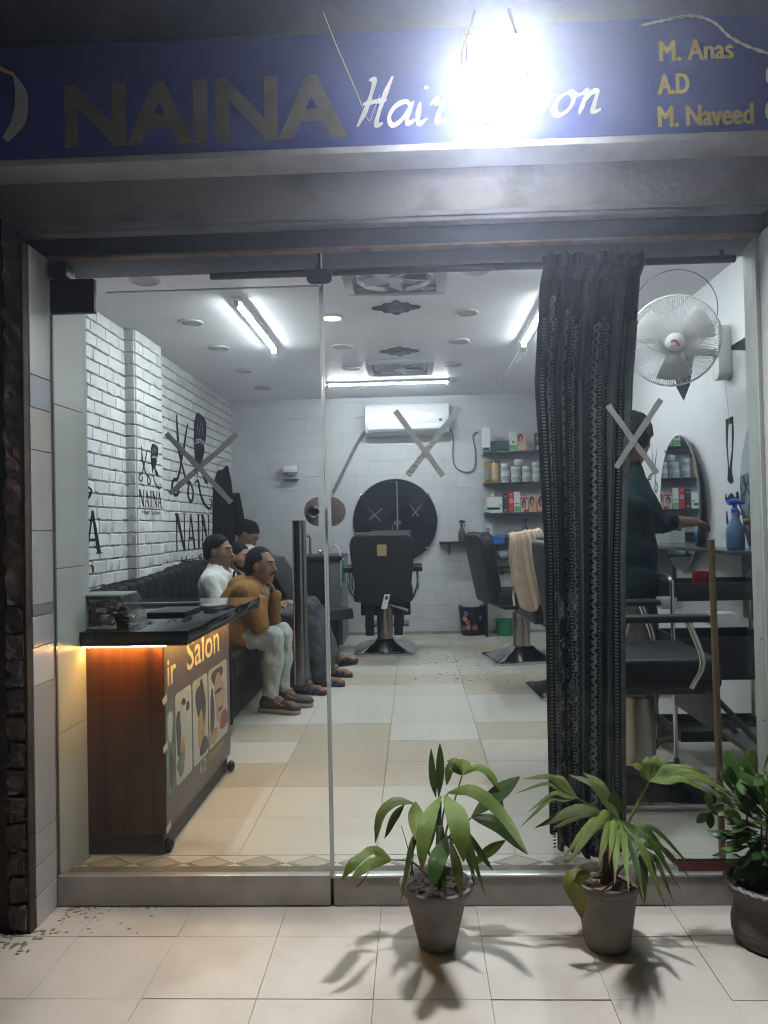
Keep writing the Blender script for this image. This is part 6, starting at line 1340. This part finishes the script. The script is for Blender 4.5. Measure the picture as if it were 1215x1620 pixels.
        if shoes[0] == 'slide':
            D.cap(base_-d*.05, base_+d*.17, .030, .036, .02); D.cut(base_-up*.0+up*.004, up); D.cap(base_+d*.10-np.cross(d, up)*.036+up*.004, base_+d*.10+np.cross(d, up)*.036+up*.004, .018, None, .01); D.ell(base_+d*.11+up*.018, V(.045, .044, .026), Af, .01)
            so_ = D.build('slide', shoes[1], t, 0, 0); D2 = SDF(np.minimum(a_, to)-.14, np.maximum(a_, to)+.14, .006); D2.cap(a_, base_+d*.03+up*.03, .036, .03, .02); D2.cap(base_-d*.015+up*.03, base_+d*.15+up*.018, .030, .028, .02); D2.ell(base_+d*.175+up*.012, V(.03, .036, .014), Af, .01); D2.build('foot', skin, t, 0, 0)
        else:
            D.cap(a_-d*.005+up*.0, base_+d*.02+up*.04, .046, .044, .02); D.cap(base_-d*.035+up*.034, base_+d*.14+up*.022, .040, .036, .025); D.ell(base_+d*.165+up*.020, V(.052, .044, .030), Af, .02); D.cut(base_+up*.001, -up)
            so_ = D.build('shoe', shoes[1], t, 0, 0)
            D = SDF(np.minimum(a_, to)-.15, np.maximum(a_, to)+.15, .006); D.cap(base_-d*.038, base_+d*.165, .044, .047, .02); D.cut(base_+up*.012, up); D.cut(base_-up*.016, -up); D.build('sole', shoes[2], so_, 0, 0)
            if len(shoes) > 3:
                for i in range(4):
                    c = base_+d*(.055+.022*i)+up*(.064-.007*i); r_ = nrm(np.cross(d, up)); MB().tube([c-r_*.036-up*.012, c+up*.004, c+r_*.036-up*.012], .0058, 6).build('lace', shoes[3], so_, smooth=True)
    return t, P
def seat_J(px, y0, yy):   # photo joints (pixel, pixel, depth) -> metres
    return {k: (at_depth(*v) if len(v) == 3 else v) for k, v in px.items()}
Z5 = lambda x, y, d: at_depth(290+x/4.19, 800+y/4.19, d)
mustard = mat('mustard hoodie cotton', (.28, .150, .052), .9, var=.18, scale=9, bump=1., bscale=15, spec=.2); pale_denim = mat('pale washed denim', (.42, .45, .43), .85, var=.22, scale=12, bump=1., bscale=26, spec=.2)
white_sw = mat('white sweatshirt', (.58, .59, .57), .9, var=.08, scale=8, bump=1., bscale=14, spec=.2); grey_denim = mat('grey denim', (.070, .075, .083), .85, var=.35, scale=12, bump=1., bscale=26, spec=.2)
black_cl = mat('black cloth', (.010, .010, .012), .9, var=.3, bump=.2, spec=.1); teal_cl = mat('dark teal cloth', (.007, .026, .030), .9, var=.3, scale=14, bump=.3, spec=.1); maroon_cl = mat('dark plum cloth', (.028, .016, .020), .85, var=.3, bump=.3); grey_pt = mat('faded grey trousers', (.11, .10, .105), .9, var=.5, scale=25)
shoe_b = mat('dark brown sneaker', (.060, .045, .042), .6, var=.5, scale=30); sole_m = mat('pale sneaker sole', (.33, .27, .20), .7, var=.2); lace_m = mat('pinkish lace', (.60, .38, .34), .7); navy_sl = mat('navy slide', (.03, .035, .075), .6, var=.3, scale=40); blk_sl = mat('black slide', (.015, .015, .017), .5)
# --- man in the mustard hoodie, leaning on his knees, hand at his chin
yA = 2.42
J = dict(head=Z5(520, 400, yA), neck=Z5(462, 505, yA), f=V(.93, -.32, -.06), u=V(.10, 0, 1),
 sr=Z5(415, 580, yA-.17), sl=Z5(440, 560, yA+.17), chest=Z5(400, 640, yA), belly=Z5(350, 740, yA), hr=Z5(335, 860, yA-.10), hl=Z5(345, 855, yA+.10),
 er=Z5(500, 790, yA-.16), wr=Z5(528, 640, yA-.10), el=Z5(590, 780, yA+.14), wl=Z5(606, 590, yA+.0),
 kr=Z5(598, 875, yA-.10), kl=Z5(655, 850, yA+.12), ar=Z5(575, 1230, yA-.07), al=Z5(655, 1180, yA+.10))
J['tr'] = J['ar']+V(.17, -.06, 0); J['tl'] = J['al']+V(.17, -.04, 0); J['hld'] = V(-.055, -.03, .15); J['hlN'] = V(.85, .4, .2); J['hrd'] = V(.02, .05, .16); J['hrN'] = V(.4, -.9, 0); J['curll'] = [.75]; J['curlr'] = [.6]; J['hem'] = [.92]; J['flare'] = [.004]
for s in 'lr': J['a'+s][2] = FZ+.088; J['t'+s][2] = J['a'+s][2]
person('seated person in a mustard hoodie and pale jeans resting the chin on one hand', J, skin_a, mustard, pale_denim, ('shoe', shoe_b, sole_m, lace_m), {'vol': .006}, beard='m', seed=1, hood=True, sc=.93)
# --- man in the white sweatshirt, leaning back
yB = 2.98
J = dict(head=Z5(238, 305, yB), neck=Z5(225, 415, yB), f=V(.96, -.25, -.08), u=V(-.05, 0, 1), sr=Z5(175, 500, yB-.18), sl=Z5(280, 475, yB+.16), chest=Z5(235, 540, yB), belly=Z5(260, 690, yB), hr=Z5(300, 830, yB-.10), hl=Z5(310, 830, yB+.10),
 er=Z5(250, 720, yB-.25), wr=Z5(440, 760, yB-.16), el=Z5(430, 660, yB+.24), wl=Z5(620, 665, yB+.14), kr=Z5(740, 740, yB-.12), kl=Z5(820, 690, yB+.12), ar=Z5(775, 1165, yB-.10), al=Z5(890, 1100, yB+.14))
J['tr'] = J['ar']+V(.17, -.06, 0); J['tl'] = J['al']+V(.18, -.02, 0); J['hem'] = [.97]; J['flare'] = [.035]; J['hlN'] = V(0, 0, 1); J['hrN'] = V(0, -.3, 1)
for s in 'lr': J['a'+s][2] = FZ+.088; J['t'+s][2] = J['a'+s][2]
_, _ = person('seated person in a white sweatshirt and grey jeans leaning back on the couch', J, skin_b, white_sw, grey_denim, ('slide', navy_sl), {'vol': .006}, seed=2, sc=.98)
c = Z5(318, 478, yB-.03); tb = bpy.data.objects['person.001'] if 'person.001' in bpy.data.objects else None
# round chest print on the sweatshirt
for r_, m_ in ((.052, black_cl), (.036, white_sw), (.022, black_cl)):
    cc_ = J['chest']+V(.128+.002*(.06-r_)/.01, -.055, .075); MB().sphere(cc_, (.012, r_, r_*.95), 18, 10).build('chest_print', m_, tb, smooth=True)
# --- bearded man behind him
yC = 3.52
J = dict(head=Z5(372, 345, yC), neck=Z5(350, 455, yC), f=V(.90, -.42, -.08), u=V(.02, 0, 1), sr=Z5(330, 520, yC-.17), sl=Z5(400, 500, yC+.17), chest=Z5(360, 570, yC), belly=Z5(370, 680, yC), hr=Z5(390, 800, yC-.10), hl=Z5(400, 795, yC+.10),
 er=Z5(420, 690, yC-.24), wr=Z5(600, 655, yC-.12), el=Z5(500, 660, yC+.22), wl=Z5(660, 640, yC+.06), kr=Z5(810, 700, yC-.10), kl=Z5(850, 660, yC+.10), ar=Z5(950, 1075, yC-.06), al=Z5(985, 990, yC+.05))
J['tr'] = J['ar']+V(.18, -.02, 0); J['tl'] = J['al']+V(.17, -.03, .03); J['hem'] = [.97]; J['flare'] = [.03]; J['ar'][2] = FZ+.088; J['tr'][2] = FZ+.088
person('seated bearded person in dark clothes between the white sweatshirt and the mustard hoodie', J, skin_a, black_cl, grey_denim, ('slide', blk_sl), {'vol': .007}, beard='mb', seed=3, sc=.96)
# --- man at the far end looking down
yD = 4.62
J = dict(head=Z5(432, 195, yD), neck=Z5(400, 290, yD), f=V(.72, -.30, -.62), u=V(.55, -.1, .8), sr=Z5(385, 330, yD-.18), sl=Z5(440, 310, yD+.16), chest=Z5(395, 390, yD), belly=Z5(380, 520, yD), hr=Z5(385, 640, yD-.10), hl=Z5(390, 640, yD+.10),
 er=Z5(440, 510, yD-.2), wr=Z5(520, 540, yD-.10), el=Z5(480, 490, yD+.2), wl=Z5(540, 530, yD+.08), kr=Z5(620, 640, yD-.11), kl=Z5(620, 640, yD+.11), ar=Z5(620, 880, yD-.1), al=Z5(620, 880, yD+.1))
J['tr'] = J['ar']+V(.17, 0, 0); J['tl'] = J['al']+V(.17, 0, 0)
for s in 'lr': J['a'+s][2] = FZ+.088; J['t'+s][2] = J['a'+s][2]
person('person in a white shirt at the far end of the couch looking down', J, skin_b, white_sw, black_cl, ('slide', blk_sl), {'vol': .010}, seed=4, sc=.97)
# --- barber, standing at the right wall with one arm stretched out
yE = 1.62
Q = lambda u_, v_, d=yE: at_depth(u_, v_, d)
hx = Q(1000, 700)
J = dict(head=Q(1003, 697), neck=Q(996, 737), f=V(.62, .75, -.18), u=V(.10, .12, 1), sr=Q(1003, 768, yE-.06), sl=Q(975, 765, yE+.20), chest=Q(990, 800), belly=Q(996, 870), hr=Q(1008, 925, yE-.07), hl=Q(985, 925, yE+.09),
 er=Q(1042, 826, yE+.02), wr=Q(1096, 826, yE+.26), el=Q(1000, 850, yE+.30), wl=Q(1045, 835, yE+.42), kr=Q(1020, 1050, yE-.07), kl=Q(1000, 1050, yE+.09), ar=Q(1022, 1165, yE-.07), al=Q(1005, 1160, yE+.12))
J['tr'] = J['ar']+V(.15, .10, 0); J['tl'] = J['al']+V(.15, .12, 0); J['hrN'] = V(-.2, -.2, 1); J['hrd'] = V(.35, .25, -.05)
for s in 'lr': J['a'+s][2] = FZ+.090; J['t'+s][2] = J['a'+s][2]
t, Pb = person('standing barber in a dark teal top reaching one arm toward the oval mirror', J, skin_b, teal_cl, grey_pt, ('shoe', shoe_b, sole_m), {'vol': .020, 'bun': 1}, group=None, sleeve=.35, seed=6)
# ================================================================ haze volume added to give the flood lamp its veil of glare
hz = bpy.data.objects.new('haze', MB().box((-62, -62, -1.2), (62, 62, 6.)).mesh('haze')); col.objects.link(hz); hz['kind'] = 'stuff'
hm = bpy.data.materials.new('glare haze'); hm.use_nodes = True; n = hm.node_tree.nodes; n.clear()
o = n.new('ShaderNodeOutputMaterial'); v = n.new('ShaderNodeVolumePrincipled'); v.inputs['Color'].default_value = (.74, .81, 1, 1); v.inputs['Density'].default_value = .012; v.inputs['Anisotropy'].default_value = .85
hm.node_tree.links.new(v.outputs[0], o.inputs['Volume']); hz.data.materials.append(hm)
